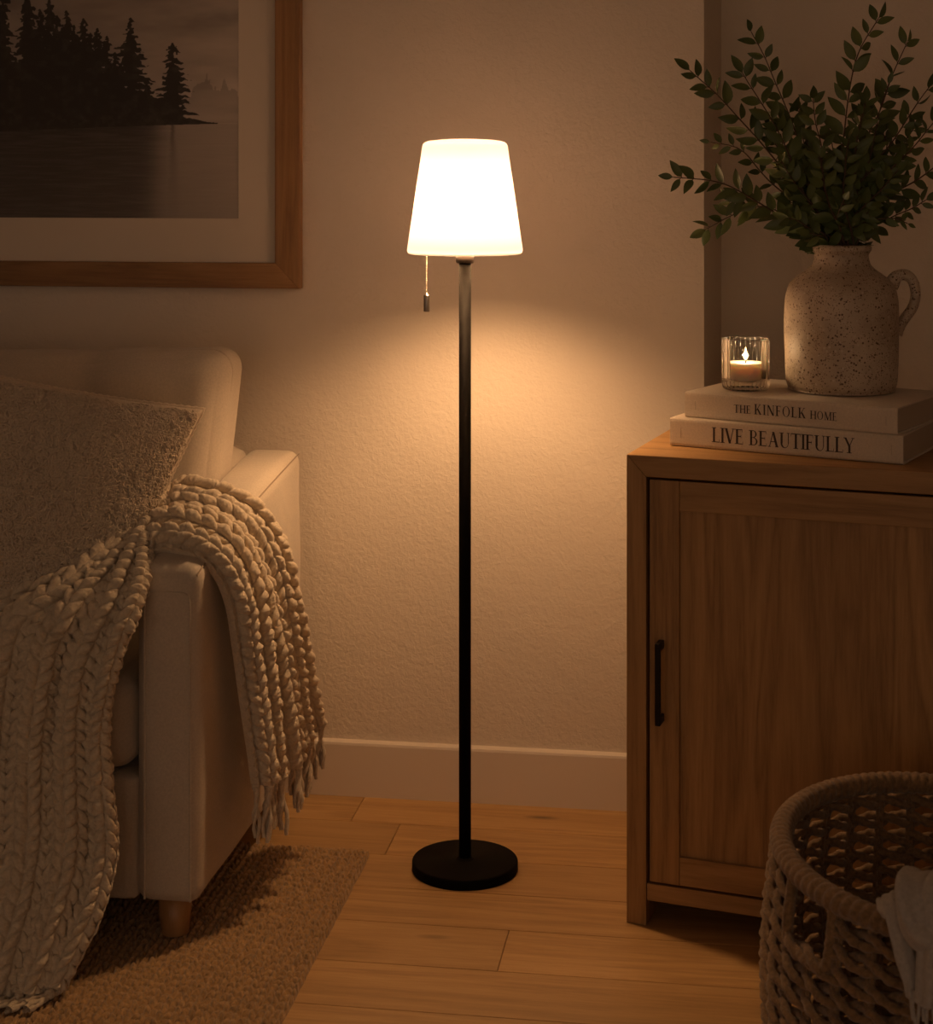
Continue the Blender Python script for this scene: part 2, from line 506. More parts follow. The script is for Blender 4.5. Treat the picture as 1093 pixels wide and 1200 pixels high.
# carrier ring and bulb inside
g = Geo()
for k in range(3):
    a = k * 2 * PI / 3 + .3
    g.add(*tube_vf([(0.015 * math.cos(a), .015 * math.sin(a), 1.256), (.109 * math.cos(a), .109 * math.sin(a), 1.256)], .0012, 6))
g.add(*tube_vf([(.111 * math.cos(a), .111 * math.sin(a), 1.256) for a in np.linspace(0, 2 * PI, 60, endpoint=False)], .0013, 6, True))
g.build('shade_carrier', M['steel'], lamp)
v, f = lathe_vf([(0, 1.247), (.014, 1.247), (.014, 1.262), (.0255, 1.262), (.0255, 1.264), (.014, 1.268), (.014, 1.295), (.013, 1.298), (0, 1.298)], 24)  # hidden disc on the socket, widened to keep bulb light off the pole
mesh_obj('socket', v, f, M['black_soft'], lamp)
bz = 1.353
v, f = lathe_vf([(.0, 1.296), (.012, 1.296), (.013, 1.310)] + [(.036 * math.sin(t), bz - .036 * math.cos(t)) for t in np.linspace(.45, PI, 16)], 32)
bo = mesh_obj('light_bulb', v, f, M['bulb'], lamp)
bo.visible_shadow = True
# pull chain
off = cw(-.0778, 0, 0); ox, oy = off[0], off[1]
g = Geo()
zs = np.arange(1.168, 1.262, .0032)
for z in zs:
    a = np.linspace(0, PI, 6)
    g.add(*[x for x in lathe_vf([(.0011 * math.sin(t), z - .0011 * math.cos(t)) for t in a], 8, ox, oy)])
g.add(*tube_vf([(ox, oy, 1.165), (ox, oy, 1.262)], .0004, 6))
ch = g.build('pull_chain', M['steel'], lamp)
v, f = lathe_vf([(0, 1.1335), (.0058, 1.1335), (.0062, 1.1345), (.0062, 1.166), (.0052, 1.168), (.0018, 1.1685), (.0018, 1.172), (0, 1.172)], 24, ox, oy)
mesh_obj('pull_handle', v, f, M['steel'], ch)

# ================================================================== FRAMED PICTURE
# right outer edge 351 px, bottom outer edge ~337 px on the wall
def wall_at(px, py, Y):
    k = (px - 546.5) / F
    d = Y / (SY * k + CY)
    p = at(px, py, d); return p
fr = wall_at(351, 338.5, WY - .03)
fx1, fz0 = fr[0], fr[2]
fw_ = wall_at(322, 310, WY - .03)
fb = fx1 - fw_[0]                                    # width of the moulding
mt = wall_at(280, 256, WY - .012)
PWID, PHEI = 1.02, .86
fx0, fz1 = fx1 - PWID, fz0 + PHEI
pic = thing('framed_picture', 'oak framed misty lake and pine tree print hanging above the sofa', 'picture', (fx1 - PWID / 2, WY, fz0))
def prism_frame(g, p, q, nrm_in, w_, y0, y1):
    """mitred moulding piece from outer corner p to q (x,z)"""
    p = np.array(p); q = np.array(q); n = np.array(nrm_in); t = (q - p) / np.linalg.norm(q - p)
    a, b, c, d = p, q, q + n * w_ - t * w_, p + n * w_ + t * w_
    V = [(x[0], y, x[1]) for y in (y0, y1) for x in (a, b, c, d)]
    g.add(V, np.array([(0, 1, 2, 3), (7, 6, 5, 4), (0, 4, 5, 1), (1, 5, 6, 2), (2, 6, 7, 3), (3, 7, 4, 0)]))
fy0, fy1 = WY - .032, WY - .0005
g = Geo(); prism_frame(g, (fx0, fz0), (fx1, fz0), (0, 1), fb, fy0, fy1)
def bev(o, w_=.0015):
    m = o.modifiers.new('bevel', 'BEVEL'); m.width = w_; m.segments = 2; m.limit_method = 'ANGLE'
bev(g.build('frame_rail', M['frame_h'], pic, False, False))
g = Geo(); prism_frame(g, (fx1, fz1), (fx0, fz1), (0, -1), fb, fy0, fy1)
def bev(o, w_=.0015):
    m = o.modifiers.new('bevel', 'BEVEL'); m.width = w_; m.segments = 2; m.limit_method = 'ANGLE'
bev(g.build('frame_rail', M['frame_h'], pic, False, False))
g = Geo(); prism_frame(g, (fx1, fz0), (fx1, fz1), (-1, 0), fb, fy0, fy1)
bev(g.build('frame_stile', M['frame_v'], pic, False, False))
g = Geo(); prism_frame(g, (fx0, fz1), (fx0, fz0), (1, 0), fb, fy0, fy1)
bev(g.build('frame_stile', M['frame_v'], pic, False, False))
mx1, mz0 = mt[0], mt[2]; mgx = (fx1 - fb) - mx1; mgz = mz0 - (fz0 + fb)
mx0, mz1 = fx0 + fb + mgx, fz1 - fb - mgz
g = Geo()
a_, b_ = fx0 + fb - .004, fx1 - fb + .004; c_, d_ = fz0 + fb - .004, fz1 - fb + .004
for (x0, x1, z0, z1) in ((a_, b_, c_, mz0), (a_, b_, mz1, d_), (a_, mx0, mz0, mz1), (mx1, b_, mz0, mz1)):
    g.add(*box_vf((x0, WY - .016, z0), (x1, WY - .012, z1)))
g.build('mat_board', M['matboard'], pic, False, False)

def paint(nx, nz):
    """the print in the photograph's pixel frame: x 280 is its right edge, y 256 its lower edge"""
    X = 280 - (np.arange(nx)[::-1]) / (nx - 1) * ((mx1 - mx0) * 526.)
    Yp = 256 - np.arange(nz) / (nz - 1) * ((mz1 - mz0) * 526.)
    X, Y = np.meshgrid(X, Yp, indexing='ij')
    def n2(sx, sy, s=0, o=4):
        v = 0; a = 1; t = 0
        for k in range(o):
            v = v + a * noise3(np.stack([X * sx * 2**k, Y * sy * 2**k, np.full_like(X, s + k * 3.3)], -1), s); t += a; a *= .55
        return v / t
    # sky
    base = .25 + .13 * np.clip((X - 40) / 240, 0, 1) - .03 * np.clip((60 - Y) / 60, 0, 1)
    cloud = n2(.010, .035, 1)
    L = base * (1 + .55 * np.minimum(cloud, .4))
    dk = np.exp(-((Y - 14) / 9.) ** 2) * np.clip((X - 185) / 50, 0, 1) * (.5 + .5 * n2(.03, .09, 2))
    L = L * (1 - .55 * np.clip(dk, 0, 1))
    L = L + .05 * np.exp(-((Y - 120) / 30.) ** 2)
    # far misty trees
    far_top = 112 - 30 * np.exp(-np.abs(X - 240) / 9) - 24 * np.exp(-np.abs(X - 262) / 5) - 14 * np.exp(-np.abs(X - 275) / 5) - 12 * np.exp(-np.abs(X - 228) / 6) - 7 * n2(.35, .0, 3) + 6 * n2(.25, .3, 13)
    fm = (Y > far_top) & (Y < 141) & (X > 200)
    L = np.where(fm, L * .70 + .04 * np.clip((Y - 110) / 30, 0, 1), L)
    L = L + .03 * np.exp(-((Y - 136) / 5.) ** 2) * (X > 200)
    land = np.zeros_like(X, bool); tone = np.zeros_like(X)
    def conifer(cx, tip, base_, hw, seed, step):
        t = (Y - tip) / (base_ - tip)
        lay = (Y - tip + 2.5 * np.sign(X - cx) + 1.8 * noise3(np.stack([X * .2, Y * 0, X * 0 + seed], -1), 12)) / step
        saw = lay - np.floor(lay)
        j = noise3(np.stack([np.floor(lay), np.sign(X - cx), np.full_like(X, seed)], -1), 5)
        wd = hw * np.clip(t, 0, 1) ** .75 * (.45 + .62 * saw) * (1 + .5 * j) + .7
        wd = wd + 5 * noise3(np.stack([X * .28, Y * .33, np.full_like(X, seed * 2.)], -1), 6) * (t > .05)
        return (t > 0) & (t < 1) & (np.abs(X - cx) < wd)
    for (cx, tip, bs, hw, st) in [(144, 12, 140, 36, 9), (197, 43, 132, 25, 7), (84, 12, 135, 32, 8), (62, 2, 135, 32, 8), (102, 24, 135, 27, 7), (114, 34, 135, 25, 7), (72, 20, 135, 30, 7), (50, 8, 135, 34, 8), (28, 0, 135, 34, 9), (93, 30, 135, 28, 7), (128, 60, 138, 26, 6),
                                  (40, -14, 135, 26, 9), (12, -26, 135, 30, 10), (-20, -34, 135, 34, 10), (-60, -40, 135, 34, 10), (-110, -20, 140, 34, 10), (125, 55, 135, 15, 7), (165, 85, 137, 20, 6),
                                  (-160, -30, 140, 36, 10), (-200, -10, 140, 34, 9)]:
        land |= conifer(cx, tip, bs, hw, cx * .1, st)
    shore_top = np.interp(X, [-300, -40, 40, 110, 150, 180, 200, 215, 240, 262], [60, 60, 70, 92, 100, 112, 127, 134, 139, 142]) + 3 * n2(.12, .0, 7)
    water = np.interp(X, [-300, 0, 60, 120, 190, 262, 300], [160, 149, 147, 145, 143, 141.5, 141.5])
    land |= (Y > shore_top) & (Y < water) & (X < 263)
    tone = .022 + .03 * np.clip(n2(.10, .12, 8), 0, 1) + .04 * np.clip(n2(.15, .2, 9), 0, 1) * np.exp(-((Y - water + 10) / 9.) ** 2) * (X < 200)
    L = np.where(land & (Y <= water), tone, L)
    # water with mirrored shore
    w_ = Y > water
    dpt = Y - water
    rip = n2(.03, .55, 10)
    Wl = .22 + .12 * np.clip((X - 60) / 220, 0, 1) - .0004 * dpt + .02 * rip
    edge = 182 - .08 * dpt + 6 * n2(.02, .3, 11)
    refl = 1 / (1 + np.exp((X - edge) / 7.))
    stripe = np.exp(-((X - 197 - 2 * rip) / (2.4 + .07 * dpt)) ** 2) * np.exp(-dpt / 55.)
    mirror = np.clip(np.maximum(refl * (.93 - .0016 * dpt), stripe * .7), 0, 1)
    Wl = Wl * (1 - mirror) + mirror * (.030 + .04 * np.clip(rip + .2, 0, 1))
    L = np.where(w_, Wl, L)
    L = np.clip(L, .008, 1)
    L = L * 1.22
    C = np.stack([L * 1.12, L * .98, L * .86, np.ones_like(L)], -1)
    return C
pnx, pnz = 760, 640
xs = np.linspace(mx0, mx1, pnx); zs = np.linspace(mz0, mz1, pnz)
XX, ZZ = np.meshgrid(xs, zs, indexing='ij')
o = mesh_obj('art_print', np.stack([XX, np.full_like(XX, WY - .0135), ZZ], -1), grid_faces(pnx, pnz), M['print'], pic, False, False)
a = o.data.color_attributes.new('art', 'FLOAT_COLOR', 'POINT')
a.data.foreach_set('color', paint(pnx, pnz).astype(np.float32).ravel())
box('backing_board', (fx0 + .01, WY - .0115, fz0 + .01), (fx1 - .01, WY - .002, fz1 - .01), M['inside'], pic, 0, False)

# ================================================================== RUG
RXR, RYB, RX0, RY0 = -.73, 3.52, -1.72, 2.42
def build_rug():
    nx, ny = int((RXR - RX0) / .0021), int((RYB - RY0) / .0028)
    x = np.linspace(RX0, RXR, nx); y = np.linspace(RY0, RYB, ny)
    X, Y = np.meshgrid(x, y, indexing='ij')
    wob = .0015 * noise3(np.stack([X * 9, Y * 14, X * 0], -1), 2)
    c = (X + wob - RX0) / .0255
    row = np.floor(c)
    r = Y / .0235 + .37 * row + .5 * noise3(np.stack([row * 1.7, Y * 9, X * 0], -1), 3)
    h = knit(c, r, .75)
    h = np.clip((h - .22) / .78, 0, 1) ** .7
    h = h * (1 + .25 * noise3(np.stack([X * 60, Y * 60, X * 0], -1), 4))
    Z = .002 + .0135 * np.clip(h, 0, 1.3)
    ex = .0013 * noise3(np.stack([X * 50, Y * 50, X * 0 + 9], -1), 5)
    Z[0] = Z[-1] = 0.0; Z[:, 0] = Z[:, -1] = 0.0
    X2 = X + ex; Y2 = Y + ex
    Y2[:, -1] += .004 * noise3(np.stack([X[:, -1] * 45, X[:, -1] * 0, X[:, -1] * 0], -1), 6)
    o = mesh_obj('braided_rug', np.stack([X2, Y2, Z], -1), grid_faces(nx, ny), M['jute'], None, True)
    o['label'] = 'golden brown braided jute rug lying under the sofa front'; o['category'] = 'rug'
build_rug()
RUGZ = .013

# ================================================================== SOFA
AX0, AX1 = -1.068, -.944        # right arm
AY0, AY1 = 3.035, 3.80
SX0 = -2.86
sofa = thing('sofa', 'cream linen sofa with square arms, standing on the jute rug', 'sofa', ((SX0 + AX1) / 2, 3.4, 0))
def rbox(a, b, r, n=(24, 24, 24), bulge=(0, 0, 0), fn=None):
    """rounded box as a welded dense quad shell"""
    a = np.array(a, float); b = np.array(b, float); c = (a + b) / 2; h = (b - a) / 2
    V = []; Fc = []; off = 0
    for ax in range(3):
        u, w2 = [k for k in range(3) if k != ax]
        nu, nw = n[u], n[w2]
        U, W_ = np.meshgrid(np.linspace(-1, 1, nu), np.linspace(-1, 1, nw), indexing='ij')
        # denser near the borders
        U = np.sin(U * PI / 2) * .5 + U * .5; W_ = np.sin(W_ * PI / 2) * .5 + W_ * .5
        for s in (-1, 1):
            P = np.zeros((nu, nw, 3)); P[..., ax] = s; P[..., u] = U; P[..., w2] = W_
            V.append(P.reshape(-1, 3))
            fc = grid_faces(nu, nw, off=off)
            if (s > 0) != (ax != 1): fc = fc[:, ::-1]
            Fc.append(fc); off += nu * nw
    V = np.concatenate(V); Fc = np.concatenate(Fc)
    key = np.round(V * 1e5).astype(np.int64)
    _, idx, inv = np.unique(key, axis=0, return_index=True, return_inverse=True)
    V = V[idx]; Fc = inv.reshape(-1)[Fc]
    Q = V * h
    inner = np.clip(Q, -(h - r), (h - r))
    D = Q - inner; L = np.linalg.norm(D, axis=1)[:, None] + 1e-9
    N = D / L
    P = inner + N * r
    t = V
    for k in range(3):
        if bulge[k]:
            o_ = [j for j in range(3) if j != k]
            P[:, k] += np.sign(t[:, k]) * (np.abs(t[:, k]) > .6) * bulge[k] * (1 - np.abs(t[:, o_[0]]) ** 2.4) * (1 - np.abs(t[:, o_[1]]) ** 2.4)
    P = P + c
    if fn is not None: P = fn(P, t)
    return P, Fc
def arm_rise(P, x0=AX0, x1=AX1):
    z = P[:, 2].copy(); k = np.clip((P[:, 1] - AY0) / (AY1 - AY0), 0, 1)
    P[:, 2] = z + .10 * k ** .75 * np.clip((z - .08) / .6, 0, 1)
    return P
def armfn(P, t):
    P = arm_rise(P)
    P[:, 0] += .004 * noise3(P * 7, 3)
    return P
ARM_Z = .695
v, f = rbox((AX0, AY0, .083), (AX1, AY1, ARM_Z), .028, (20, 60, 50), (.006, .003, .006), armfn)
mesh_obj('armrest', v, f, M['sofa'], sofa, True, False)
# piped front panel outline and the seams running back along the arm
y_ = AY0 - .0022
pts = [(AX0 + .020, y_ + .002, .092), (AX0 + .020, y_ + .001, .62), (AX0 + .022, y_, .64), (AX0 + .030, y_, .650), (AX0 + .042, y_, .653), (AX1 - .034, y_, .653), (AX1 - .022, y_, .650), (AX1 - .019, y_ + .001, .642), (AX1 - .018, y_ + .001, .62), (AX1 - .018, y_ + .002, .092)]
g = Geo(); g.add(*tube_vf(resample(pts, 160), .0022, 8))
mesh_pip = g.build('arm_piping', M['sofa'], sofa, True, False)
def armtop(x, y):
    k = np.clip((y - AY0) / (AY1 - AY0), 0, 1)
    return k
g = Geo()
for xx, dz in ((AX1 - .006, -.012),):
    ys = np.linspace(AY0 + .0, AY1 - .01, 60)
    z = ARM_Z + dz; kk = ((ys - AY0) / (AY1 - AY0)) ** .75
    zz = z + .10 * kk * (z - .08) / .6
    g.add(*tube_vf(np.stack([np.full_like(ys, xx + .0015), ys, zz + .0015], -1), .0015, 6))
g.build('arm_seam', M['sofa_dark'], sofa, True, False)
# left arm, mirrored
def leftfn(P, t):
    P = arm_rise(P); return P
v, f = rbox((SX0, AY0, .083), (SX0 + .124, AY1, ARM_Z), .028, (12, 30, 30), (.006, .003, .006), leftfn)
mesh_obj('armrest', v, f, M['sofa'], sofa, True, False)
# base rail
v, f = rbox((SX0 + .12, AY0 + .004, .085), (AX0 + .003, AY1, .312), .010, (40, 20, 16))
mesh_obj('seat_base', v, f, M['sofa'], sofa, True, False)
v, f = rbox((SX0 + .12, 3.62, .30), (AX0 + .004, AY1, .80), .03, (30, 12, 20))
mesh_obj('back_frame', v, f, M['sofa'], sofa, True, False)
mid = (SX0 + .124 + AX0) / 2
for i, (x0, x1) in enumerate(((mid + .002, AX0 - .002), (SX0 + .126, mid - .002))):
    def sf(P, t): 
        P[:, 2] += .004 * noise3(P * 6, 1); P[:, 1] += .004 * noise3(P * 8, 2); return P
    v, f = rbox((x0, AY0 - .002, .316), (x1, 3.63, .492), .045, (60, 50, 26), (.0, .010, .018), sf)
    sc_ = mesh_obj('seat_cushion', v, f, M['sofa'], sofa, True, False)
# back cushions: plump, leaning, with wrinkles along the top edge
def backfn(x0, x1):
    def fn(P, t):
        k = (P[:, 2] - .49) / .55
        P[:, 1] += .07 * (k - .5)
        P[:, 1] -= .17 * (x1 - P[:, 0])
        tz = t[:, 2]
        sag = .012 * (1 - t[:, 0] ** 2) * np.clip(tz, 0, 1)
        P[:, 2] -= sag
        wr = noise3(np.stack([P[:, 0] * 16 + P[:, 2] * 5, P[:, 2] * 3.0, P[:, 1] * 2], -1), 4)
        P[:, 1] -= .020 * wr * np.clip(tz, 0, 1) ** 1.5
        P[:, 2] += .007 * wr * np.clip(tz, 0, 1)
        P[:, 1] += .008 * noise3(P * 5, 5)
        # narrower towards the seat
        P[:, 0] -= np.sign(t[:, 0]) * .05 * (1 - np.clip(k, 0, 1)) * np.abs(t[:, 0])
        return P
    return fn
BX1 = -1.040
bmid = (SX0 + .08 + BX1) / 2
for i, (x0, x1) in enumerate(((bmid + .003, BX1), (SX0 + .07, bmid - .003))):
    v, f = rbox((x0, 3.50, .49), (x1, 3.68, 1.040), .055, (110, 40, 90), (.004, .035, .004), backfn(x0, x1))
    bc = mesh_obj('back_cushion', v, f, M['sofa'], sofa, True, False)
    # piping follows the front edge of the cushion
    cx, cz = (x0 + x1) / 2, .765; hx, hz = (x1 - x0) / 2 + .0005, .275 + .0005
    loop = []
    tt = []
    rr = .055
    for (sx, sz, a0) in ((1, 1, 0), (-1, 1, 90), (-1, -1, 180), (1, -1, 270)):
        for a in np.linspace(a0, a0 + 90, 8):
            loop.append((cx + sx * (hx - rr) + rr * math.cos(math.radians(a)), cz + sz * (hz - rr) + rr * math.sin(math.radians(a))))
    loop.append(loop[0]); loop = resample(np.array(loop), 400)
    P = np.stack([loop[:, 0], np.full(400, 3.560), loop[:, 1]], -1)
    T = np.stack([(P[:, 0] - cx) / hx, np.full(400, -.3), (P[:, 2] - cz) / .275], -1)
    P = backfn(x0, x1)(P, T)
    V, Fq = tube_vf(P[:-1], .0026, 7, True)
    mesh_obj('cushion_piping', V, Fq, M['sofa'], bc, True, True).location = (0, 0, 0)
    bc.children[0].data.transform(Matrix.Translation(-Vector(sofa.location)))
for (x, y) in ((AX1 - .062, 3.085), (SX0 + .065, 3.085), (AX1 - .062, 3.74), (SX0 + .065, 3.74)):
    z0 = RUGZ if (y < 3.5 and x > RX0) else 0
    V, Fq = lathe_vf([(0, z0), (.0245, z0), (.026, z0 + .002), (.032, .088), (0, .088)], 36, x, y)
    mesh_obj('leg', V, Fq, M['leg'], sofa, True, False)

# ================================================================== BOUCLE PILLOW
TR = at(238, 480, 3.40); TL = at(-75, 425, 3.25); BR = at(128, 748, 3.28); BL = at(-190, 706, 3.14)
def build_pillow():
    n = 260
    s = np.linspace(-1, 1, n)
    S, T = np.meshgrid(s, s, indexing='ij')
    def bil(S, T):
        a = (S + 1) / 2; b = (T + 1) / 2
        return (1-a)[..., None]*(1-b)[..., None]*BL + a[..., None]*(1-b)[..., None]*BR + (1-a)[..., None]*b[..., None]*TL + a[..., None]*b[..., None]*TR
    pin = .045
    S2 = S * (1 - pin * (1 - T ** 2)); T2 = T * (1 - pin * (1 - S ** 2))
    P = bil(S2, T2)
    ex = (BR - BL); ex /= np.linalg.norm(ex); ez = TR - BR; ez -= ex * ez.dot(ex); ez /= np.linalg.norm(ez)
    nrm = np.cross(ex, ez); nrm = nrm if nrm[1] < 0 else -nrm
    D = ((1 - np.abs(S) ** 2.3) * (1 - np.abs(T) ** 2.3)) ** .5 * .10 + .004
    W = np.stack([S * 25, T * 24, S * 0], -1)
    w1 = noise3(W * .9, 1); w2 = noise3(W * .9, 2)
    Wc = np.stack([S * 31 + 1.7 * w1, T * 30 + 1.7 * w2, S * 0], -1)
    h = .25 + .25 * noise3(Wc, 9)
    fade = np.clip((1 - np.maximum(np.abs(S), np.abs(T))) / .05, 0, 1)
    low = .006 * noise3(np.stack([S * 2.5, T * 2.5, S * 0], -1), 7) * fade
    front = P + nrm * (D + low + (.004 * h) * (0.3 + .7 * fade))[..., None]
    back = P - nrm * (D * .7)[..., None]
    back[0] = front[0]; back[-1] = front[-1]; back[:, 0] = front[:, 0]; back[:, -1] = front[:, -1]
    root = thing('throw_pillow', 'beige nubby boucle throw pillow leaning on the sofa back cushion', 'pillow', tuple((BL + BR) / 2))
    V = np.concatenate([front.reshape(-1, 3), back.reshape(-1, 3)])
    Fq = np.concatenate([grid_faces(n, n), grid_faces(n, n, off=n * n)[:, ::-1]])
    # nubby yarn: thousands of small curls standing on the weave
    g = Geo(); g.add(V, Fq)
    rn = np.random.RandomState(8); nl = 11500
    ss = rn.uniform(-.965, .965, nl); ts = rn.uniform(-.965, .965, nl)
    fi = (ss + 1) / 2 * (n - 1); fj = (ts + 1) / 2 * (n - 1)
    i0 = fi.astype(int); j0 = fj.astype(int)
    C = front[i0, j0]
    e1 = front[np.minimum(i0 + 2, n - 1), j0] - front[np.maximum(i0 - 2, 0), j0]; e1 /= np.linalg.norm(e1, axis=1)[:, None]
    e2 = front[i0, np.minimum(j0 + 2, n - 1)] - front[i0, np.maximum(j0 - 2, 0)]
    nn_ = np.cross(e1, e2); nn_ /= np.linalg.norm(nn_, axis=1)[:, None]
    nn_ *= np.sign((nn_ * nrm).sum(1))[:, None]; e2 = np.cross(nn_, e1)
    m1, m2 = 9, 5
    a0 = rn.uniform(0, 2 * PI, nl); sw = rn.uniform(2.2, 5.2, nl); R1 = rn.uniform(.0030, .0058, nl); el = rn.uniform(.6, 1.3, nl)
    u_ = np.linspace(0, 1, m1)
    an = a0[:, None] + sw[:, None] * u_
    rr1 = R1[:, None] * (1 + .25 * np.sin(3 * an))
    P = C[:, None] + e1[:, None] * (rr1 * np.cos(an) * el[:, None])[..., None] + e2[:, None] * (rr1 * np.sin(an))[..., None] + nn_[:, None] * (.0012 + .0030 * np.sin(PI * u_)[None] * rn.uniform(.5, 1.2, nl)[:, None])[..., None]
    rad_ = e1[:, None] * np.cos(an)[..., None] + e2[:, None] * np.sin(an)[..., None]
    b_ = np.linspace(0, 2 * PI, m2, endpoint=False)
    rt = .00155 * np.array([.5] + [1] * (m1 - 2) + [.5])
    T_ = P[:, :, None] + rt[None, :, None, None] * (rad_[:, :, None] * np.cos(b_)[None, None, :, None] + nn_[:, None, None] * np.sin(b_)[None, None, :, None])
    base_f = grid_faces(m1, m2, False, True)
    g.add(T_.reshape(-1, 3), (base_f[None] + (np.arange(nl) * m1 * m2)[:, None, None]).reshape(-1, 4))
    g.build('pillow_cover', M['pillow'], root, True, False)
    # flat hem around the edge
    e = np.linspace(-1, 1, 120)
    loop = np.concatenate([np.stack([e, -np.ones(120)], -1)[:-1], np.stack([np.ones(120), e], -1)[:-1], np.stack([-e, np.ones(120)], -1)[:-1], np.stack([-np.ones(120), -e], -1)[:-1]])
    S, T = loop[:, 0], loop[:, 1]
    P = bil(S * (1 - pin * (1 - T ** 2)), T * (1 - pin * (1 - S ** 2)))
    V, Fq = tube_vf(P, .0050, 8, True, lambda i, a: 1 + .22 * np.sin(i * 1.9 + a))
    mesh_obj('pillow_hem', V, Fq, M['pillow'], root, True, False)
build_pillow()

# ================================================================== KNITTED THROW
def build_throw():
    def A(px, py, d): return at(px, py, d)
    def W(x, y, z): return np.array([x, y, z])
    # six lines that run the length of the throw: hem outside the arm ... over the arm ... hem on the rug
    G = [
     [W(-.880, 3.17, .262), W(-.890, 3.15, .38), W(-.902, 3.13, .52), W(-.915, 3.105, .62), W(-.945, 3.09, .685), W(-1.00, 3.085, .714), W(-1.055, 3.085, .705), A(160, 712, 3.13), A(146, 752, 3.105), A(131, 800, 3.09), A(126, 860, 3.08), A(131, 920, 3.07), A(138, 985, 3.055), A(133, 1030, 3.03), A(120, 1075, 3.00), A(100, 1115, 2.975), A(78, 1152, 2.955)],
     [W(-.868, 3.22, .255), W(-.878, 3.20, .38), W(-.890, 3.175, .52), W(-.905, 3.15, .63), W(-.94, 3.135, .700), W(-1.00, 3.13, .735), W(-1.06, 3.12, .728), A(146, 706, 3.13), A(124, 752, 3.10), A(108, 800, 3.08), A(100, 860, 3.07), A(101, 920, 3.06), A(105, 985, 3.045), A(98, 1030, 3.02), A(84, 1075, 2.99), A(66, 1120, 2.965), A(48, 1160, 2.945)],
     [W(-.860, 3.28, .250), W(-.868, 3.25, .38), W(-.880, 3.22, .52), W(-.898, 3.195, .64), W(-.935, 3.18, .715), W(-1.00, 3.17, .750), W(-1.065, 3.16, .738), A(112, 706, 3.13), A(80, 752, 3.10), A(68, 800, 3.08), A(62, 860, 3.07), A(60, 920, 3.055), A(60, 985, 3.04), A(54, 1030, 3.015), A(42, 1080, 2.985), A(28, 1125, 2.96), A(14, 1166, 2.94)],
     [W(-.850, 3.36, .262), W(-.858, 3.32, .38), W(-.870, 3.28, .52), W(-.890, 3.245, .65), W(-.93, 3.225, .728), W(-1.00, 3.21, .762), W(-1.07, 3.20, .748), A(84, 704, 3.14), A(36, 738, 3.10), A(20, 790, 3.08), A(12, 860, 3.07), A(8, 920, 3.055), A(6, 985, 3.04), A(0, 1030, 3.015), A(-12, 1080, 2.985), A(-24, 1125, 2.96), A(-34, 1168, 2.94)],
     [W(-.842, 3.44, .275), W(-.850, 3.39, .38), W(-.862, 3.335, .53), W(-.884, 3.295, .66), W(-.925, 3.27, .740), W(-1.00, 3.25, .776), W(-1.07, 3.24, .768), A(84, 684, 3.19), A(20, 712, 3.16), A(-40, 750, 3.12), A(-60, 850, 3.08), A(-62, 920, 3.06), A(-66, 985, 3.04), A(-70, 1030, 3.015), A(-78, 1080, 2.985), A(-86, 1125, 2.96), A(-92, 1168, 2.94)],
     [W(-.838, 3.50, .285), W(-.845, 3.45, .39), W(-.857, 3.39, .54), W(-.880, 3.345, .67), W(-.92, 3.315, .752), W(-1.00, 3.29, .790), W(-1.07, 3.275, .783), A(88, 662, 3.22), A(10, 684, 3.20), A(-80, 705, 3.18), A(-130, 800, 3.12), A(-138, 900, 3.07), A(-142, 985, 3.045), A(-146, 1030, 3.015), A(-150, 1080, 2.985), A(-154, 1125, 2.96), A(-158, 1168, 2.94)],
    ]
    G = np.array(G)                        # (6,17,3)
    ncol = 11; nv = ncol * 34 + 1; nu = 1350
    # along: common parameter so rows stay level; use mean arclength
    fine = np.stack([catmull(g_, 24) for g_ in G])     # (6, m, 3)
    mean = fine.mean(0)
    d = np.concatenate([[0], np.cumsum(np.linalg.norm(np.diff(mean, axis=0), axis=1))])
    t = np.linspace(0, d[-1], nu)
    GU = np.stack([np.stack([np.interp(t, d, fg[:, k]) for k in range(3)], -1) for fg in fine])   # (6,nu,3)
    LEN = d[-1]
    # across: catmull in v
    vv = np.linspace(0, 5, nv)
    Q = np.concatenate([[2 * GU[0] - GU[1]], GU, [2 * GU[-1] - GU[-2]]])
    i = np.minimum(vv.astype(int), 4); q = (vv - i)[:, None, None]
    p0, p1, p2, p3 = Q[i], Q[i + 1], Q[i + 2], Q[i + 3]
    B = .5 * (2*p1 + (p2-p0)*q + (2*p0-5*p1+4*p2-p3)*q*q + (3*p1-p0-3*p2+p3)*q**3)
    B = B.transpose(1, 0, 2)               # (nu, nv, 3)
    u = np.linspace(0, LEN, nu)[:, None] * np.ones(nv)
    V = vv[None, :] * np.ones((nu, 1))
    def normals(B):
        du = np.gradient(B, axis=0); dv = np.gradient(B, axis=1)
        N = np.cross(du, dv); N /= np.linalg.norm(N, axis=2)[..., None] + 1e-12
        return N
    N = normals(B)
    if N[nu // 2, nv // 2, 2] < 0 and N[nu // 2, nv // 2, 1] > 0: N = -N
    # direction check: outside the arm it must point to +X
    if N[60, nv // 2, 0] < 0: N = -N
    # folds: rounded ropes of cloth that gather over the arm and loosen lower down
    fu = u / LEN
    gather = np.where(fu < .45, .75 + .25 * np.sin(np.clip(fu / .45, 0, 1) * PI / 2), 1 - np.clip((fu - .45) / .42, 0, 1) ** 1.0 * .85)
    wob = .10 * noise3(np.stack([u * 3.0, V * .7, u * 0], -1), 1)
    c = -np.cos(2 * PI * (V + wob))
    rope = (np.abs(.5 + .5 * c) ** .65)
    amp = .006 + .034 * gather + .010 * np.clip((fu - .55) * 4, 0, 1)
    edge = np.clip(np.minimum(V, 5 - V) / .10, 0, 1) ** .5
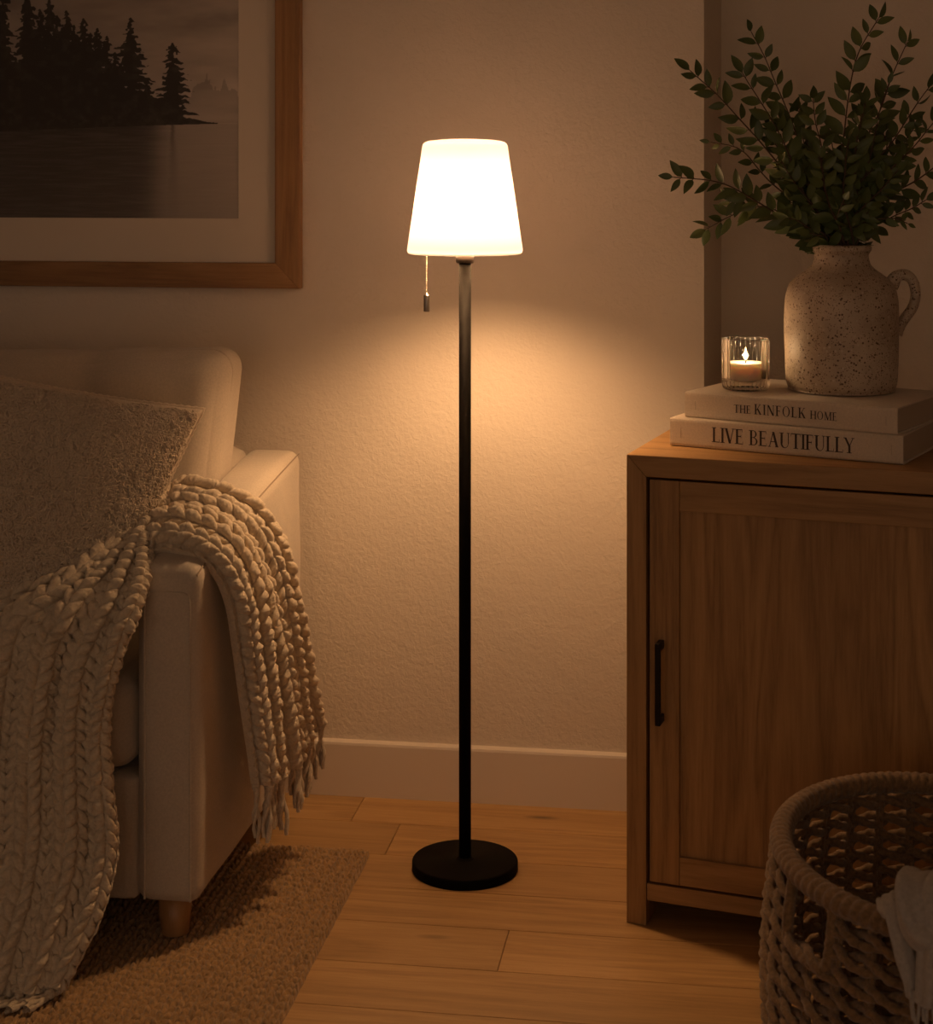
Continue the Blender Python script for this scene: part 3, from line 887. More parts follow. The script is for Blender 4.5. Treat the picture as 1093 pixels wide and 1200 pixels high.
    fold = amp * (rope - .35) * np.clip(np.minimum(V, 5 - V) / .3, .25, 1) + .010 * noise3(np.stack([u * 5, V * 1.3, u * 0], -1), 2)
    B2 = B + N * fold[..., None]
    # waves of the hanging cloth, sideways
    N2 = normals(B2)
    if (N2 * N).sum(-1).mean() < 0: N2 = -N2
    colc = V / 5 * ncol
    r = u / .0255 + .5 * np.floor(colc) * 0 + .8 * noise3(np.stack([u * 3, V * 1.1, u * 0], -1), 3)
    h = knit(colc + .06 * noise3(np.stack([u * 30, V * 3, u * 0], -1), 4), r, .7)
    h = h * (1 + .22 * noise3(np.stack([u * 70, V * 7, u * 0], -1), 5)) * (.9 + .1 * edge)
    fuzz = .0011 * noise3(B2 * 260, 6) + .0008 * noise3(B2 * 520, 7)
    B3 = B2 + N2 * (.0165 * h + fuzz)[..., None]
    back = B2 - N2 * .006
    B3[0] = back[0]; B3[-1] = back[-1]; B3[:, 0] = back[:, 0]; B3[:, -1] = back[:, -1]
    # nothing may sink below the rug
    lo_z = RUGZ + .004
    B3[..., 2] = np.maximum(B3[..., 2], lo_z + .004); back[..., 2] = np.maximum(back[..., 2], lo_z)
    root = thing('knitted_throw', 'chunky cream knitted throw draped over the sofa arm and down to the rug', 'throw blanket', tuple(B[nu // 3, nv // 2]))
    # back shell coarser
    bi = np.arange(0, nu, 9); bi = np.append(bi, nu - 1) if bi[-1] != nu - 1 else bi
    bj = np.arange(0, nv, 6); bj = np.append(bj, nv - 1) if bj[-1] != nv - 1 else bj
    bk = back[np.ix_(bi, bj)]
    VV = np.concatenate([B3.reshape(-1, 3), bk.reshape(-1, 3)])
    Fq = np.concatenate([grid_faces(nu, nv), grid_faces(len(bi), len(bj), off=nu * nv)[:, ::-1]])
    mesh_obj('blanket', VV, Fq, M['wool'], root, True, False)
    # tassels
    rnd = random.Random(11)
    def tassel(p, dirv, length, floor_z=None):
        g = Geo()
        dirv = np.array(dirv, float); dirv /= np.linalg.norm(dirv)
        side = np.cross(dirv, (0.2, .3, 1) if abs(dirv[2]) < .8 else (0, 1, 0)); side /= np.linalg.norm(side); s2 = np.cross(dirv, side)
        for k in range(4):
            a = k * PI / 2 + rnd.random()
            sp = .0035 + .006 * rnd.random()
            pts = []
            for j in range(14):
                q = j / 13
                ph = q * 9 + a
                rr = .0028 if q > .12 else .0035
                w_ = sp * q
                pt = p + dirv * length * q * (1 - .08 * k % .1) + side * (rr * math.cos(ph) + w_ * math.cos(a)) + s2 * (rr * math.sin(ph) + w_ * math.sin(a))
                if floor_z is not None: pt = np.array([pt[0], pt[1], max(pt[2] - .25 * length * q, floor_z + .002 * k)])
                pts.append(pt)
            R = [.0036 + .0008 * math.sin(j * 1.7 + k) for j in range(14)]; R[-1] = .0042; R[-2] = .0038
            g.add(*tube_vf(catmull(np.array(pts), 3), np.interp(np.linspace(0, 13, 40), range(14), R), 7))
        # knot
        kn = p + dirv * .006
        a = np.linspace(0, 2 * PI, 14, endpoint=False)
        for zz in (-.002, .003):
            ring = [kn + dirv * zz + side * .0048 * math.cos(x) + s2 * .0048 * math.sin(x) for x in a]
            g.add(*tube_vf(ring, .0042, 7, True))
        g.build('tassel', M['wool'], root, True, False)
    for k, q in enumerate(np.linspace(.03, .97, 15)):
        j = int(q * (nv - 1)); p = B2[2, j]
        tassel(p, (.10 * rnd.uniform(-.6, 1), .15 * rnd.uniform(-1, 1), -1), rnd.uniform(.085, .115))
    for k, q in enumerate(np.linspace(.05, .95, 14)):
        j = int(q * (nv - 1)); p = B2[-4, j].copy(); p[2] = RUGZ + .012
        dv = B2[-1, j] - B2[-30, j]; dv[2] = 0; dv /= np.linalg.norm(dv)
        tassel(p, (dv[0] * .6 + rnd.uniform(-.35, .35) - .25, -1, 0), rnd.uniform(.055, .08), RUGZ + .005)
build_throw()

# ================================================================== CABINET
CA = math.radians(20.4)
c0 = cw((734 - 546.5) / F * 3.27, 3.27, 0)
crot = -(CA - YAW)       # cabinet front turned clockwise seen from above
CW_, CD_, CH_ = .76, .43, .884
cab = thing('cabinet', 'warm oak cabinet with one panelled door and a black bar handle', 'cabinet', tuple(c0), crot)
g = Geo()
def prism_xz(g, poly, y0, y1):
    n = len(poly)
    V = [(x, y0, z) for x, z in poly] + [(x, y1, z) for x, z in poly]
    g.add(V, np.array([(0, 1, 2, 3), (7, 6, 5, 4), (0, 4, 5, 1), (1, 5, 6, 2), (2, 6, 7, 3), (3, 7, 4, 0)]))
tt_ = .040; pw = .038
prism_xz(g, [(0, CH_), (0, CH_ - .0005), (pw, CH_ - tt_), (CW_ - pw, CH_ - tt_)], 0, CD_)
g = Geo()
prism_xz(g, [(pw, CH_ - tt_), (CW_ - pw, CH_ - tt_), (CW_, CH_), (0, CH_)], 0, CD_)
top = g.build('cabinet_top', M['oak_h'], cab, False); bev(top, .0012)
def post(xa, mirror=False):
    g = Geo()
    if not mirror: prism_xz(g, [(xa, 0), (xa + pw, 0), (xa + pw, CH_ - tt_ - .0004), (xa, CH_ - .0004)], 0, CD_)
    else: prism_xz(g, [(xa, 0), (xa + pw, 0), (xa + pw, CH_ - .0004), (xa, CH_ - tt_ - .0004)], 0, CD_)
    bev(g.build('side_panel', M['oak_v'], cab, False), .0012)
# mitred side frames: posts at front and back joined by the side sheet
post(0); post(CW_ - pw, True)
box('bottom_rail', (pw + .0005, .004, .046), (CW_ - pw - .0005, .03, .078), M['oak_h'], cab, .001)
box('bottom_panel', (pw + .0005, .03, .052), (CW_ - pw - .0005, CD_ - .01, .07), M['oak_h'], cab, 0)
box('back_panel', (pw + .0005, CD_ - .012, .05), (CW_ - pw - .0005, CD_ - .004, CH_ - tt_ - .001), M['oak_v'], cab, 0)
dx0, dx1, dz0, dz1 = pw + .0055, CW_ - pw - .005, .0825, CH_ - tt_ - .005
door = box('door', (dx0 + .055, .0115, dz0 + .05), (dx1 - .055, .020, dz1 - .054), M['oak_v'], cab, 0)
for (x0, x1) in ((dx0, dx0 + .0570), (dx1 - .0570, dx1)):
    box('door_stile', (x0, .004, dz0), (x1, .024, dz1), M['oak_v'], door, .0012)
box('door_rail', (dx0 + .0575, .0042, dz1 - .056), (dx1 - .0575, .024, dz1), M['oak_h'], door, .0012)
box('door_rail', (dx0 + .0575, .0042, dz0), (dx1 - .0575, .024, dz0 + .053), M['oak_h'], door, .0012)
# bar handle
g = Geo()
hx_ = .0665; hz0, hz1 = .386, .540
g.add(*box_vf((hx_ - .0052, -.028, hz0), (hx_ + .0052, -.019, hz1)))
for z in (hz0 + .008, hz1 - .008):
    g.add(*box_vf((hx_ - .0055, -.021, z - .0075), (hx_ + .0055, .005, z + .0075)))
hd = g.build('door_handle', M['black_soft'], door, False); bev(hd, .0018)

# ================================================================== BOOKS WITH SERIF TITLES
def serif(ch):
    """polygons (quads) of a roman capital, cap height 1; returns quads, advance"""
    q = []; T, t, S = .16, .065, .045
    def rect(x0, y0, x1, y1): q.append([(x0, y0), (x1, y0), (x1, y1), (x0, y1)])
    def ser(xc, y, w_): rect(xc - w_ / 2, y if y < .5 else y - S, xc + w_ / 2, y + S if y < .5 else y)
    def stem(x, w_=T, both=True):
        rect(x, 0, x + w_, 1); ser(x + w_ / 2, 0, w_ + .2); ser(x + w_ / 2, 1, w_ + .2)
    def diag(x0, y0, x1, y1, w_): q.append([(x0, y0), (x0 + w_, y0), (x1 + w_, y1), (x1, y1)])
    def arc(cx, cy, rx, ry, ix, iy, a0, a1, n=18, icx=None):
        icx = cx if icx is None else icx
        A = [math.radians(a0 + (a1 - a0) * k / n) for k in range(n + 1)]
        for a, b in zip(A[:-1], A[1:]):
            q.append([(icx + ix * math.cos(a), cy + iy * math.sin(a)), (cx + rx * math.cos(a), cy + ry * math.sin(a)), (cx + rx * math.cos(b), cy + ry * math.sin(b)), (icx + ix * math.cos(b), cy + iy * math.sin(b))])
    w = .7
    if ch == 'T': rect(.30, 0, .30 + T, 1); ser(.30 + T / 2, 0, T + .2); rect(0, 1 - S * 1.3, .735, 1); rect(0, .80, .03, 1); rect(.705, .80, .735, 1); w = .735
    elif ch == 'H': stem(.06); stem(.62); rect(.1, .49, .7, .49 + t); w = .82
    elif ch == 'E': stem(.06); rect(.1, 1 - S * 1.2, .56, 1); rect(.1, 0, .60, S * 1.2); rect(.1, .49, .46, .49 + t); rect(.53, .82, .56, 1); rect(.57, 0, .60, .20); rect(.44, .40, .47, .62); w = .64
    elif ch == 'F': stem(.06); rect(.1, 1 - S * 1.2, .55, 1); rect(.1, .47, .45, .47 + t); rect(.52, .80, .55, 1); rect(.43, .38, .46, .60); w = .58
    elif ch == 'K': stem(.06); diag(.19, .40, .60, 1, t * 1.1); diag(.60, 0, .26, .56, T * 1.15); ser(.63, 1, .24); ser(.68, 0, .26); w = .82
    elif ch == 'I': stem(.06); w = .26
    elif ch == 'L': stem(.06); rect(.1, 0, .58, S * 1.2); rect(.55, 0, .58, .22); w = .61
    elif ch == 'N': rect(.10, 0, .10 + t, 1); rect(.70, 0, .70 + t, 1); diag(.62, 0, .06, 1, T * 1.15); ser(.125, 0, .22); ser(.725, 1, .22); ser(.08, 1, .16); w = .84
    elif ch == 'M': rect(.12, 0, .12 + t, 1); stem(.80); diag(.44, 0, .08, 1, T * 1.05); diag(.46, 0, .82, 1, t); ser(.145, 0, .22); ser(.09, 1, .14); w = 1.0
    elif ch == 'V': diag(.32, 0, .02, 1, T * 1.1); diag(.38, 0, .64, 1, t); ser(.09, 1, .26); ser(.67, 1, .22); w = .76
    elif ch == 'A': diag(.08, 0, .36, 1, t); diag(.60, 0, .31, 1, T * 1.1); rect(.18, .32, .58, .32 + t * .9); ser(.10, 0, .24); ser(.68, 0, .26); w = .80
    elif ch == 'Y': rect(.30, 0, .30 + T, .48); diag(.30, .44, .0, 1, T); diag(.36, .46, .62, 1, t); ser(.37, 0, T + .2); ser(.06, 1, .24); ser(.65, 1, .22); w = .74
    elif ch == 'U': rect(.10, .3, .10 + T, 1); rect(.66, .3, .66 + t, 1); ser(.17, 1, T + .2); ser(.685, 1, .22); arc(.405, .32, .305, .335, .215, .285, 180, 360, 16, .447); w = .82
    elif ch == 'O': arc(.42, .5, .40, .515, .27, .475, 0, 360, 32); w = .84
    elif ch == 'B':
        stem(.06); arc(.30, .755, .27, .245, .16, .205, -90, 90, 14); arc(.32, .265, .31, .265, .19, .222, -90, 90, 14)
        rect(.16, 1 - S * 1.1, .31, 1); rect(.16, .50, .33, .54); rect(.16, 0, .33, S * 1.1); w = .68
    elif ch == ' ': w = .34
    return q, w
def title(name, words, x0, x1, z0, parent, bump_y=-.0006):
    """words: list of (text, cap height); spread so the line fills x0..x1"""
    items = []; pen = 0
    for wi, (txt, hcap, track) in enumerate(words):
        for ch in txt:
            q, a = serif(ch); items.append((pen, q, hcap)); pen += (a + track) * hcap
        pen += .40 * words[0][1]
    total = pen - .40 * words[0][1]
    k = (x1 - x0) / total
    V = []; Fq = []
    for (p, q, hcap) in items:
        for poly in q:
            n = len(V)
            V += [(x0 + (p + a * hcap) * k, bump_y, z0 + b * hcap) for a, b in poly]; Fq.append((n, n + 1, n + 2, n + 3))
    n = len(V)
    return mesh_obj(name, V, np.array(Fq), M['ink'], parent, False)
def book(name, label, A, ang, L, D, z0, th, words, tx0, tx1, tz, grp):
    base = cw(A[0], A[1], z0)
    b = thing(name, label, 'book', tuple(base), -(math.radians(ang) - YAW), grp)
    c = .003
    # cover: spine + two boards as one wrapped shell
    prof = [(.0035, 0), (D, 0), (D, c), (c, c), (c, th - c), (D, th - c), (D, th), (.0035, th), (.0008, th - .002), (0, th - .006), (0, .006), (.0008, .002)]
    n = len(prof)
    V = [(x, y, z) for x in (0, L) for y, z in prof]
    Fq = [(i, (i + 1) % n, n + (i + 1) % n, n + i) for i in range(n)]
    caps = []
    for o_ in (0, n):
        q = [(0, 1, 2, 3), (7, 0, 3, 4), (4, 5, 6, 7), (8, 7, 0, 11), (9, 8, 11, 10)]
        for t in q:
            t = tuple(o_ + k for k in t); caps.append(t if o_ else t[::-1])
    cov = mesh_obj('book_cover', V, Fq + caps, M['book'], b, False)
    bm = bmesh.new(); bm.from_mesh(cov.data); bmesh.ops.recalc_face_normals(bm, faces=bm.faces); bm.to_mesh(cov.data); bm.free()
    bev(cov, .0006)
    # page block with leaves showing as fine ridges
    npg = 26; g = Geo()
    zs = np.linspace(c + .0002, th - c - .0002, npg * 2 + 1)
    P = []
    for k, z in enumerate(zs):
        i_ = .0040 + (.0004 if k % 2 else 0)
        P.append((i_, z))
    V = []
    for (i_, z) in P:
        V += [(i_, .004, z), (L - i_, .004, z), (L - i_, D - i_, z), (i_, D - i_, z)]
    V = np.array(V); m_ = len(P)
    Fq = grid_faces(m_, 4, False, True)
    Fq = np.concatenate([Fq, [[0, 1, 2, 3], [(m_-1)*4, (m_-1)*4+1, (m_-1)*4+2, (m_-1)*4+3]]])
    mesh_obj('page_block', V, Fq, M['paper'], b, False)
    title('title_lettering', words, tx0, tx1, tz, cov)
    # small stamped marks near the ends of the spine
    for x in (.022, L - .022):
        g = Geo(); g.add(*box_vf((x, -.0004, th * .32), (x + .0012, .001, th * .66)))
        g.build('spine_mark', M['paper'], cov, False)
    return b
ZB = CH_ + .0008
BK1 = book('book', 'large beige cloth book titled LIVE BEAUTIFULLY, lying on the cabinet top', (.396, 3.373), 29.5, .457, .335, ZB, .054,
     [('LIVE', .0285, .06), ('BEAUTIFULLY', .0285, .06)], .088, .368, .0135, 'books stacked on the cabinet')
BK2 = book('book', 'beige cloth book titled THE KINFOLK HOME, on top of the larger book', (.426, 3.38), 33, .426, .285, ZB + .0545, .049,
     [('THE', .0155, .12), ('KINFOLK', .0195, .16), ('HOME', .0155, .12)], .104, .313, .0165, 'books stacked on the cabinet')
ZT = ZB + .0545 + .049 + .0006

# ================================================================== CANDLE IN RIBBED GLASS
cp = cw((873.5 - 546.5) / F * 3.415, 3.415, ZT)
gl = thing('candle_glass', 'clear ribbed glass tumbler holding a lit candle, on the top book', 'glass', tuple(cp))
R_ = .0462; seg = 392
a = np.linspace(0, 2 * PI, seg, endpoint=False)
prof = [(0.002, .0), (.036, .0), (.0430, .002), (.0452, .008), (.0458, .03), (.04615, .094), (.0462, .098), (.0456, .1005), (.0440, .1008), (.0430, .0985), (.0425, .024), (.040, .018), (.002, .0165)]
prof = np.array(prof)
V = []
for k, (r, z) in enumerate(prof):
    out = .0024 if 2 <= k <= 6 else 0
    rr = r + out * (np.abs(np.cos(a * 14)) - .6) * (1 if z < .096 else .3)
    V.append(np.stack([rr * np.cos(a), rr * np.sin(a), np.full(seg, z)], -1))
# denser vertical profile for the ribs
mesh_obj('tumbler', np.concatenate(V), grid_faces(len(prof), seg, False, True)[:, ::-1], M['glass'], gl)
cn = thing('candle', 'cream wax candle burning inside the ribbed glass', 'candle', (cp[0], cp[1], ZT + .019))
V, Fq = lathe_vf([(0, 0), (.0360, 0), (.0385, .003), (.0390, .030), (.0385, .0335), (.0360, .0345), (.018, .0335), (.006, .0325), (0, .0325)], 64)
mesh_obj('wax', V, Fq, M['wax'], cn)
V, Fq = tube_vf([(0, 0, .030), (.0003, 0, .036), (.0010, .0003, .0405)], [.0011, .0011, .0009], 8)
mesh_obj('wick', V, Fq, M['wick'], cn)
V, Fq = lathe_vf([(0.0001, .0385), (.0030, .041), (.0042, .0455), (.0038, .0505), (.0024, .0565), (.0009, .0620), (.0001, .0645)], 20)
mesh_obj('flame', V, Fq, M['flame'], cn)
ld = bpy.data.lights.new('flame_light', 'POINT'); ld.energy = CANDLE_W; ld.color = (1, .62, .32); ld.shadow_soft_size = .006
lo = bpy.data.objects.new('flame_light', ld); link(lo, cn); lo.location = (0, 0, .056)

# ================================================================== STONEWARE JUG
jp = cw((985.5 - 546.5) / F * 3.405, 3.405, ZT)
jug = thing('stoneware_jug', 'speckled beige stoneware jug with one side handle holding leafy branches', 'jug', tuple(jp))
prof = smooth_prof([(.0, .001), (.094, .001), (.1025, .005), (.1070, .018), (.1085, .04), (.1100, .10), (.1105, .15), (.1090, .182), (.1015, .206), (.086, .223), (.068, .236), (.0575, .246), (.0540, .256), (.0530, .266),
                    (.0560, .272), (.0580, .2755), (.0585, .281), (.0570, .2845), (.0525, .286), (.0485, .283), (.0475, .270), (.048, .25), (.080, .20), (.095, .12), (.088, .02), (0, .014)], 6)
prof[:, 0] = np.maximum(prof[:, 0], .0002)
V, Fq = lathe_vf(prof, 110)
V = V + (.0012 * noise3(V * 18, 2))[:, None] * V * [8, 8, 0]
mesh_obj('jug_body', V, Fq, M['stone'], jug)
hd_ = cw(1, 0, 0) - cw(0, 0, 0); hd_[2] = 0
hp = [(.097, .205), (.108, .222), (.124, .2265), (.138, .218), (.145, .200), (.1455, .180), (.139, .160), (.126, .142), (.115, .126), (.1075, .110)]
hp = catmull(np.array([(hd_[0] * a_, hd_[1] * a_, z) for a_, z in hp]), 6)
V, Fq = tube_vf(hp, np.interp(np.linspace(0, 1, len(hp)), [0, .15, .5, .85, 1], [.016, .0115, .0098, .0105, .013]), 16)
mesh_obj('jug_handle', V, Fq, M['stone'], jug)

# ================================================================== LEAFY BRANCHES
MOUTH = jp + np.array([0, 0, .270])
def leaf_vf(p, d, up, L, Wd, curl, n=7):
    d = d / np.linalg.norm(d); s = np.cross(d, up); s /= np.linalg.norm(s) + 1e-9; nn = np.cross(s, d)
    V = []
    for k in range(n):
        t = k / (n - 1)
        wd = Wd * (math.sin(PI * min(1, t ** .85 * 1.0)) ** .8) * (1 - .12 * t) if 0 < k < n - 1 else 0.0004
        c = p + d * L * t + nn * (-curl * L * t * t)
        V += [c + s * wd + nn * wd * .35, c, c - s * wd + nn * wd * .35]
    V = np.array(V)
    Fq = grid_faces(n, 3)
    return V, Fq
rb = random.Random(21)
def rv(s=1): return np.array([rb.uniform(-s, s) for _ in range(3)])
def branch(pts, label, grp, leafmin=.30, leafsize=.041, side=0, dens=.029):
    """pts in (px, py, depth offset) from the mouth outwards"""
    P = [MOUTH + np.array([rb.uniform(-.030, .030), rb.uniform(-.030, .030), -.10])]
    p1 = MOUTH + np.array([rb.uniform(-.030, .030), rb.uniform(-.030, .030), .012]); P.append(p1)
    for (px, py, dd) in pts: P.append(at(px, py, 3.405 + dd))
    root = thing('leafy_branch', label, 'branch', tuple(p1), 0, grp)
    C = catmull(np.array(P), 10)
    Ltot = np.linalg.norm(np.diff(C, axis=0), axis=1).sum()
    C = resample(C, 60)
    wig = np.stack([noise3(np.stack([np.arange(60) * .13, np.full(60, k * 3.1 + px), np.full(60, 1.)], -1), 3) for k in range(3)], -1) * .003
    C = C + wig * np.linspace(0, 1, 60)[:, None]
    R = np.linspace(.0026, .0010, 60)
    g = Geo(); g.add(*tube_vf(C, R, 6))
    lf = Geo()
    s = np.concatenate([[0], np.cumsum(np.linalg.norm(np.diff(C, axis=0), axis=1))])
    def put(p, T, q, sgn, size):
        up0 = np.array([-SY, CY, 0]) * -1.0          # leaves lie roughly flat to the room
        sd = np.cross(T, up0); sd /= np.linalg.norm(sd) + 1e-9
        d = T * rb.uniform(.55, .95) + sgn * sd * rb.uniform(.5, 1.0) + up0 * rb.uniform(-.6, .6)
        d /= np.linalg.norm(d)
        up = up0 + rv(.75)
        Lf = size * rb.uniform(.8, 1.2)
        st = p + d * .003
        lf.add(*leaf_vf(st, d, up, Lf, Lf * rb.uniform(.22, .27), rb.uniform(-.12, .25)))
        g.add(*tube_vf([p, st + d * .002], .0007, 5))
    x = s[-1] * leafmin; k = 0
    while x < s[-1] - .006:
        q = x / s[-1]; i = np.searchsorted(s, x); i = min(max(i, 1), 58)
        T = C[i + 1] - C[i - 1]; T /= np.linalg.norm(T)
        size = leafsize * (.75 + .35 * math.sin(PI * q))
        put(C[i], T, q, 1, size); put(C[i] + T * .003, T, q, -1, size)
        if rb.random() < .35 and q < .68:
            sgn = rb.choice((-1, 1))   # short side twig with its own leaves
            up0 = np.array([SY, -CY, 0]); sd = np.cross(T, up0); sd /= np.linalg.norm(sd)
            e = C[i] + (T * .7 + sgn * sd * .6 + up0 * rb.uniform(-.6, .6)) * rb.uniform(.03, .055)
            tw = np.array([C[i], (C[i] + e) / 2 + rv(.003), e]); g.add(*tube_vf(catmull(tw, 4), .0009, 5))
            Td = (e - C[i]) / np.linalg.norm(e - C[i])
            for qq in (.45, .8):
                for sg in (-1, 1): put(C[i] + (e - C[i]) * qq, Td, q, sg, size * .8)
            put(e, Td, q, 0, size * .8)
        x += dens * rb.uniform(.8, 1.25); k += 1
    T = C[-1] - C[-3]; T /= np.linalg.norm(T)
    put(C[-1], T, 1, 0, leafsize * .85)
    g.build('stem', M['stem'], root, True, False)
    lf.build('leaves', M['leaf'], root, True, False)
GB = 'leafy branches standing in the stoneware jug'
branch([(940, 268, 0), (880, 232, -.03), (835, 212, -.05), (790, 208, -.06)], 'lowest-reaching long branch stretching far left over the wall corner', GB, .34)
branch([(945, 240, 0), (902, 180, -.02), (850, 122, -.04), (808, 84, -.05)], 'long branch arching to the upper left, tip crossing the wall edge', GB, .30)
branch([(955, 235, .02), (930, 150, .02), (900, 80, .02), (881, 38, .02)], 'tall branch rising left of centre with a pale oval leaf at its tip', GB, .30)
branch([(950, 240, -.02), (915, 160, -.04), (882, 105, -.05), (872, 86, -.05)], 'shorter branch just left of the tall left one, ending at mid height', GB, .30)
branch([(935, 262, .0), (895, 242, .02), (855, 252, .03), (828, 268, .04)], 'low drooping branch with its tip hanging at the dark wall corner', GB, .35)
branch([(905, 215, .04), (870, 178, .04), (832, 166, .05)], 'middle left branch with its tip between the two long left branches', GB, .35, .030)
branch([(985, 210, 0), (990, 150, -.02), (1000, 80, -.03), (1028, 22, -.03)], 'tallest branch, rising from the centre to the top of the picture', GB, .28)
branch([(1000, 200, .02), (1030, 130, .03), (1045, 85, .04), (1062, 50, .04)], 'tall branch right of centre with a forked leaf pair at its tip', GB, .28)
branch([(1015, 210, 0), (1050, 160, .0), (1075, 120, .0), (1095, 92, .0)], 'right branch leaning out to the picture edge', GB, .28)
branch([(1030, 240, .0), (1075, 210, .0), (1120, 180, .0)], 'low right branch running level out of the picture', GB, .3)
branch([(1010, 262, -.02), (1045, 255, -.03), (1062, 262, -.03)], 'small low sprig at the right shoulder of the jug', GB, .4, .028)
inner = 'inner leafy sprig in the crowded middle of the jug bouquet'
for (a_, b_) in (((935, 130, .05), (958, 220, .02)), ((952, 118, -.05), (965, 220, -.02)), ((1008, 130, .07), (995, 220, .03)), ((1040, 100, -.04), (1012, 210, -.02)),
                 ((915, 190, -.07), (955, 245, -.03)), ((970, 150, .09), (978, 230, .04)), ((1070, 150, .06), (1020, 225, .03)), ((995, 165, -.10), (988, 235, -.05)),
                 ((930, 225, .06), (960, 262, .03)), ((1050, 200, -.08), (1010, 245, -.04)), ((960, 185, -.09), (972, 240, -.05)), ((1025, 175, .10), (1000, 235, .05)),
                 ((1015, 120, -.06), (1000, 210, -.03)), ((900, 150, .08), (950, 230, .05)), ((1095, 140, -.05), (1030, 215, -.03)), ((945, 165, .0), (968, 235, .0)), ((1085, 235, .06), (1030, 262, .03)), ((925, 255, -.06), (962, 272, -.03))):
    branch([b_, ((a_[0] + b_[0]) / 2 + rb.uniform(-4, 4), (a_[1] + b_[1]) / 2, (a_[2] + b_[2]) / 2), a_], inner, GB, .38, .036, dens=.023)

# ================================================================== WICKER BASKET
bc_ = cw((1108 - 546.5) / F * 2.587, 2.587, 0)
bask = thing('wicker_basket', 'oval open-weave wicker basket with wrapped rim, in front of the cabinet', 'basket', tuple(bc_), YAW)
BA, BB, BH = .240, .300, .40
def rad(z):
    t = z / BH
    return .93 + .13 * math.sin(PI * (t * .75 + .12)) if True else 1
r_rim = rad(BH)
def ell(th, z, off=0.0):
    k = rad(z) / r_rim
    return np.array([(BA * k + off) * math.cos(th), (BB * k + off) * math.sin(th), z])
# rim wound with cane
n = 900
ths = np.linspace(0, 2 * PI, n, endpoint=False)
rim = np.array([ell(t, BH) for t in ths])
NW = 104
V, Fq = tube_vf(rim, .0155, 18, True, lambda i, a: 1 + .16 * np.abs(np.sin(PI * (i / n * NW) + a * .5)) + .0 * a)
mesh_obj('rim', V, Fq, M['jute2'], bask)
# stakes
g = Geo(); NS = 30
hole_a = (math.radians(192), math.radians(214))
def inhole(th, z, pad=0): 
    th = th % (2 * PI)
    return hole_a[0] - pad < th < hole_a[1] + pad and .305 < z < .40
for k in range(NS):
    for dth in (-.014, .014):
        th = 2 * PI * k / NS + dth
        for z0, z1 in ((.0, BH - .01),):
            zz = np.linspace(z0, z1, 60)
            if inhole(th, .35): zz = zz[zz < .300]
            pts = np.array([ell(th, z, -.002) for z in zz])
            g.add(*tube_vf(pts, .0042, 7, False, lambda i, a: 1 + .12 * np.sin(i * 1.1 + a * 2)))
g.build('stake', M['jute2'], bask)
# weavers, each a twisted rope going in front of and behind the stakes
g = Geo(); rows = 12
rr_ = random.Random(4)
for rw in range(rows):
    z = .018 + (BH - .050) * rw / (rows - 1)
    for strand in (0, 1):
        segs = [(0, 2 * PI)]
        if .305 < z < .40: segs = [(hole_a[1] + .01, hole_a[0] - .01 + 2 * PI)]
        for (a0, a1) in segs:
            m_ = int(620 * (a1 - a0) / (2 * PI))
            tt = np.linspace(a0, a1, m_)
            ph = rw * PI + strand * PI
            pts = []
            for t in tt:
                wv = math.sin(t * NS / 2 + ph)
                zz = z + .0070 * math.cos(t * NS / 2 + ph) + .003 * float(noise3(np.array([t * 5, rw * 2.1, strand * 1.]), 2))
                pts.append(ell(t, zz, .0085 * wv))
            pts = np.array(pts)
            g.add(*tube_vf(pts, .0068, 8, False, lambda i, a: 1 + .16 * np.sin(i * .9 + a * 2)))
g.build('woven_wall', M['jute2'], bask)
# framed hand hole
g = Geo()
outl = []
za, zb_ = .302, .392
for (t, z) in [(hole_a[0], zb_), (hole_a[0], .34), (hole_a[0] + .015, za + .010), (hole_a[0] + .06, za), ((hole_a[0] + hole_a[1]) / 2, za - .001), (hole_a[1] - .06, za), (hole_a[1] - .015, za + .010), (hole_a[1], .34), (hole_a[1], zb_)]:
    outl.append(ell(t, z, .003))
V, Fq = tube_vf(resample(catmull(np.array(outl), 10), 160), .0080, 12, False, lambda i, a: 1 + .12 * np.abs(np.sin(i * .42 + a * .5)))
mesh_obj('hand_hole', V, Fq, M['jute2'], bask)
# base
V = [(0, 0, .012)] + [tuple(ell(t, .012, -.004)) for t in np.linspace(0, 2 * PI, 60, endpoint=False)]
mesh_obj('basket_bottom', V, [(0, 1 + k, 1 + (k + 1) % 60) for k in range(60)], M['jute2'], bask)

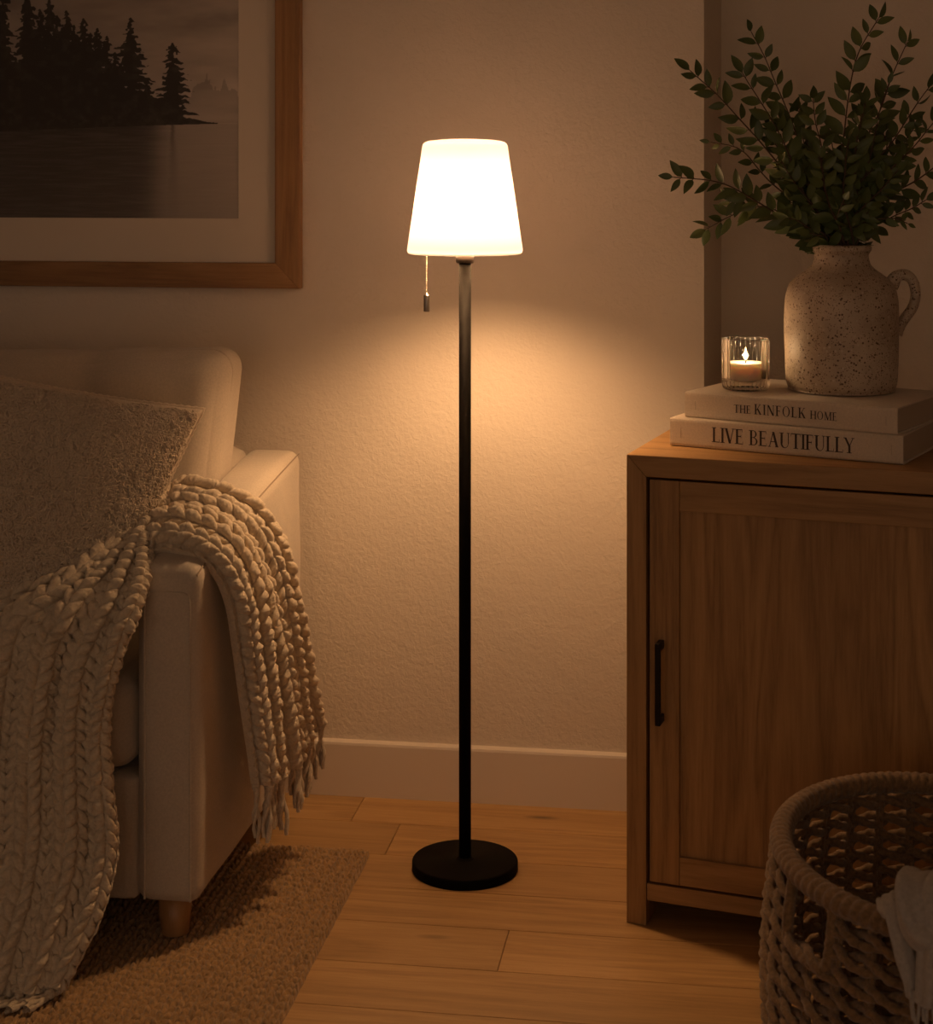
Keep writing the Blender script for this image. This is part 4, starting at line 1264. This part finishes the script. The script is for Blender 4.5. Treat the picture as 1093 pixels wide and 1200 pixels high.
# ================================================================== GREY CLOTH OVER THE RIM
def build_cloth():
    root_p = at(1075, 1060, 2.30)
    root = thing('draped_cloth', 'pale grey soft cloth knotted over the near rim of the basket', 'cloth', tuple(root_p))
    # folds as thick soft ropes of cloth sharing one skin
    def fold(pts, w0, w1, seed):
        P = catmull(np.array([at(*p) for p in pts]), 14); n_ = len(P)
        R = np.interp(np.linspace(0, 1, n_), [0, .08, .5, .95, 1], [.3 * w0, w0, (w0 + w1) / 2, w1, .5 * w1])
        return tube_vf(P, R, 28, False, lambda i, a: 1 + .16 * np.sin(a * 3 + seed + i * .03) + .10 * np.sin(a * 5 + seed * 2) + .05 * np.sin(i * .25 + a))
    g = Geo()
    g.add(*fold([(1075, 1072, 2.50), (1052, 1058, 2.40), (1046, 1056, 2.325), (1052, 1085, 2.285), (1060, 1120, 2.27), (1068, 1150, 2.26), (1072, 1172, 2.255)], .013, .011, 1))
    g.add(*fold([(1110, 1060, 2.52), (1080, 1040, 2.38), (1070, 1044, 2.30), (1069, 1072, 2.262), (1080, 1094, 2.245), (1098, 1102, 2.235), (1118, 1094, 2.23)], .026, .018, 3))
    g.add(*fold([(1120, 1058, 2.50), (1102, 1040, 2.36), (1093, 1048, 2.28), (1091, 1085, 2.25), (1090, 1122, 2.238), (1087, 1160, 2.235), (1085, 1180, 2.235)], .022, .015, 5))
    g.add(*fold([(1140, 1060, 2.50), (1124, 1042, 2.36), (1116, 1052, 2.27), (1114, 1100, 2.24), (1113, 1150, 2.235), (1111, 1195, 2.235)], .022, .018, 8))
    g.add(*fold([(1050, 1066, 2.44), (1036, 1062, 2.39), (1038, 1064, 2.335), (1052, 1070, 2.30)], .011, .011, 9))
    g.build('cloth_folds', M['cloth'], root, True, False)
    rnd = random.Random(2)
    f = Geo()
    for k in range(10):
        px = 1066 + k * 5
        f.add(*tube_vf(catmull(np.array([at(px, 1160, 2.245), at(px + rnd.uniform(-2, 2), 1180, 2.235), at(px + rnd.uniform(-4, 4), 1200 + rnd.uniform(-6, 10), 2.232)]), 6), .0022, 6))
    f.build('fringe', M['cloth'], root, True, False)
build_cloth()
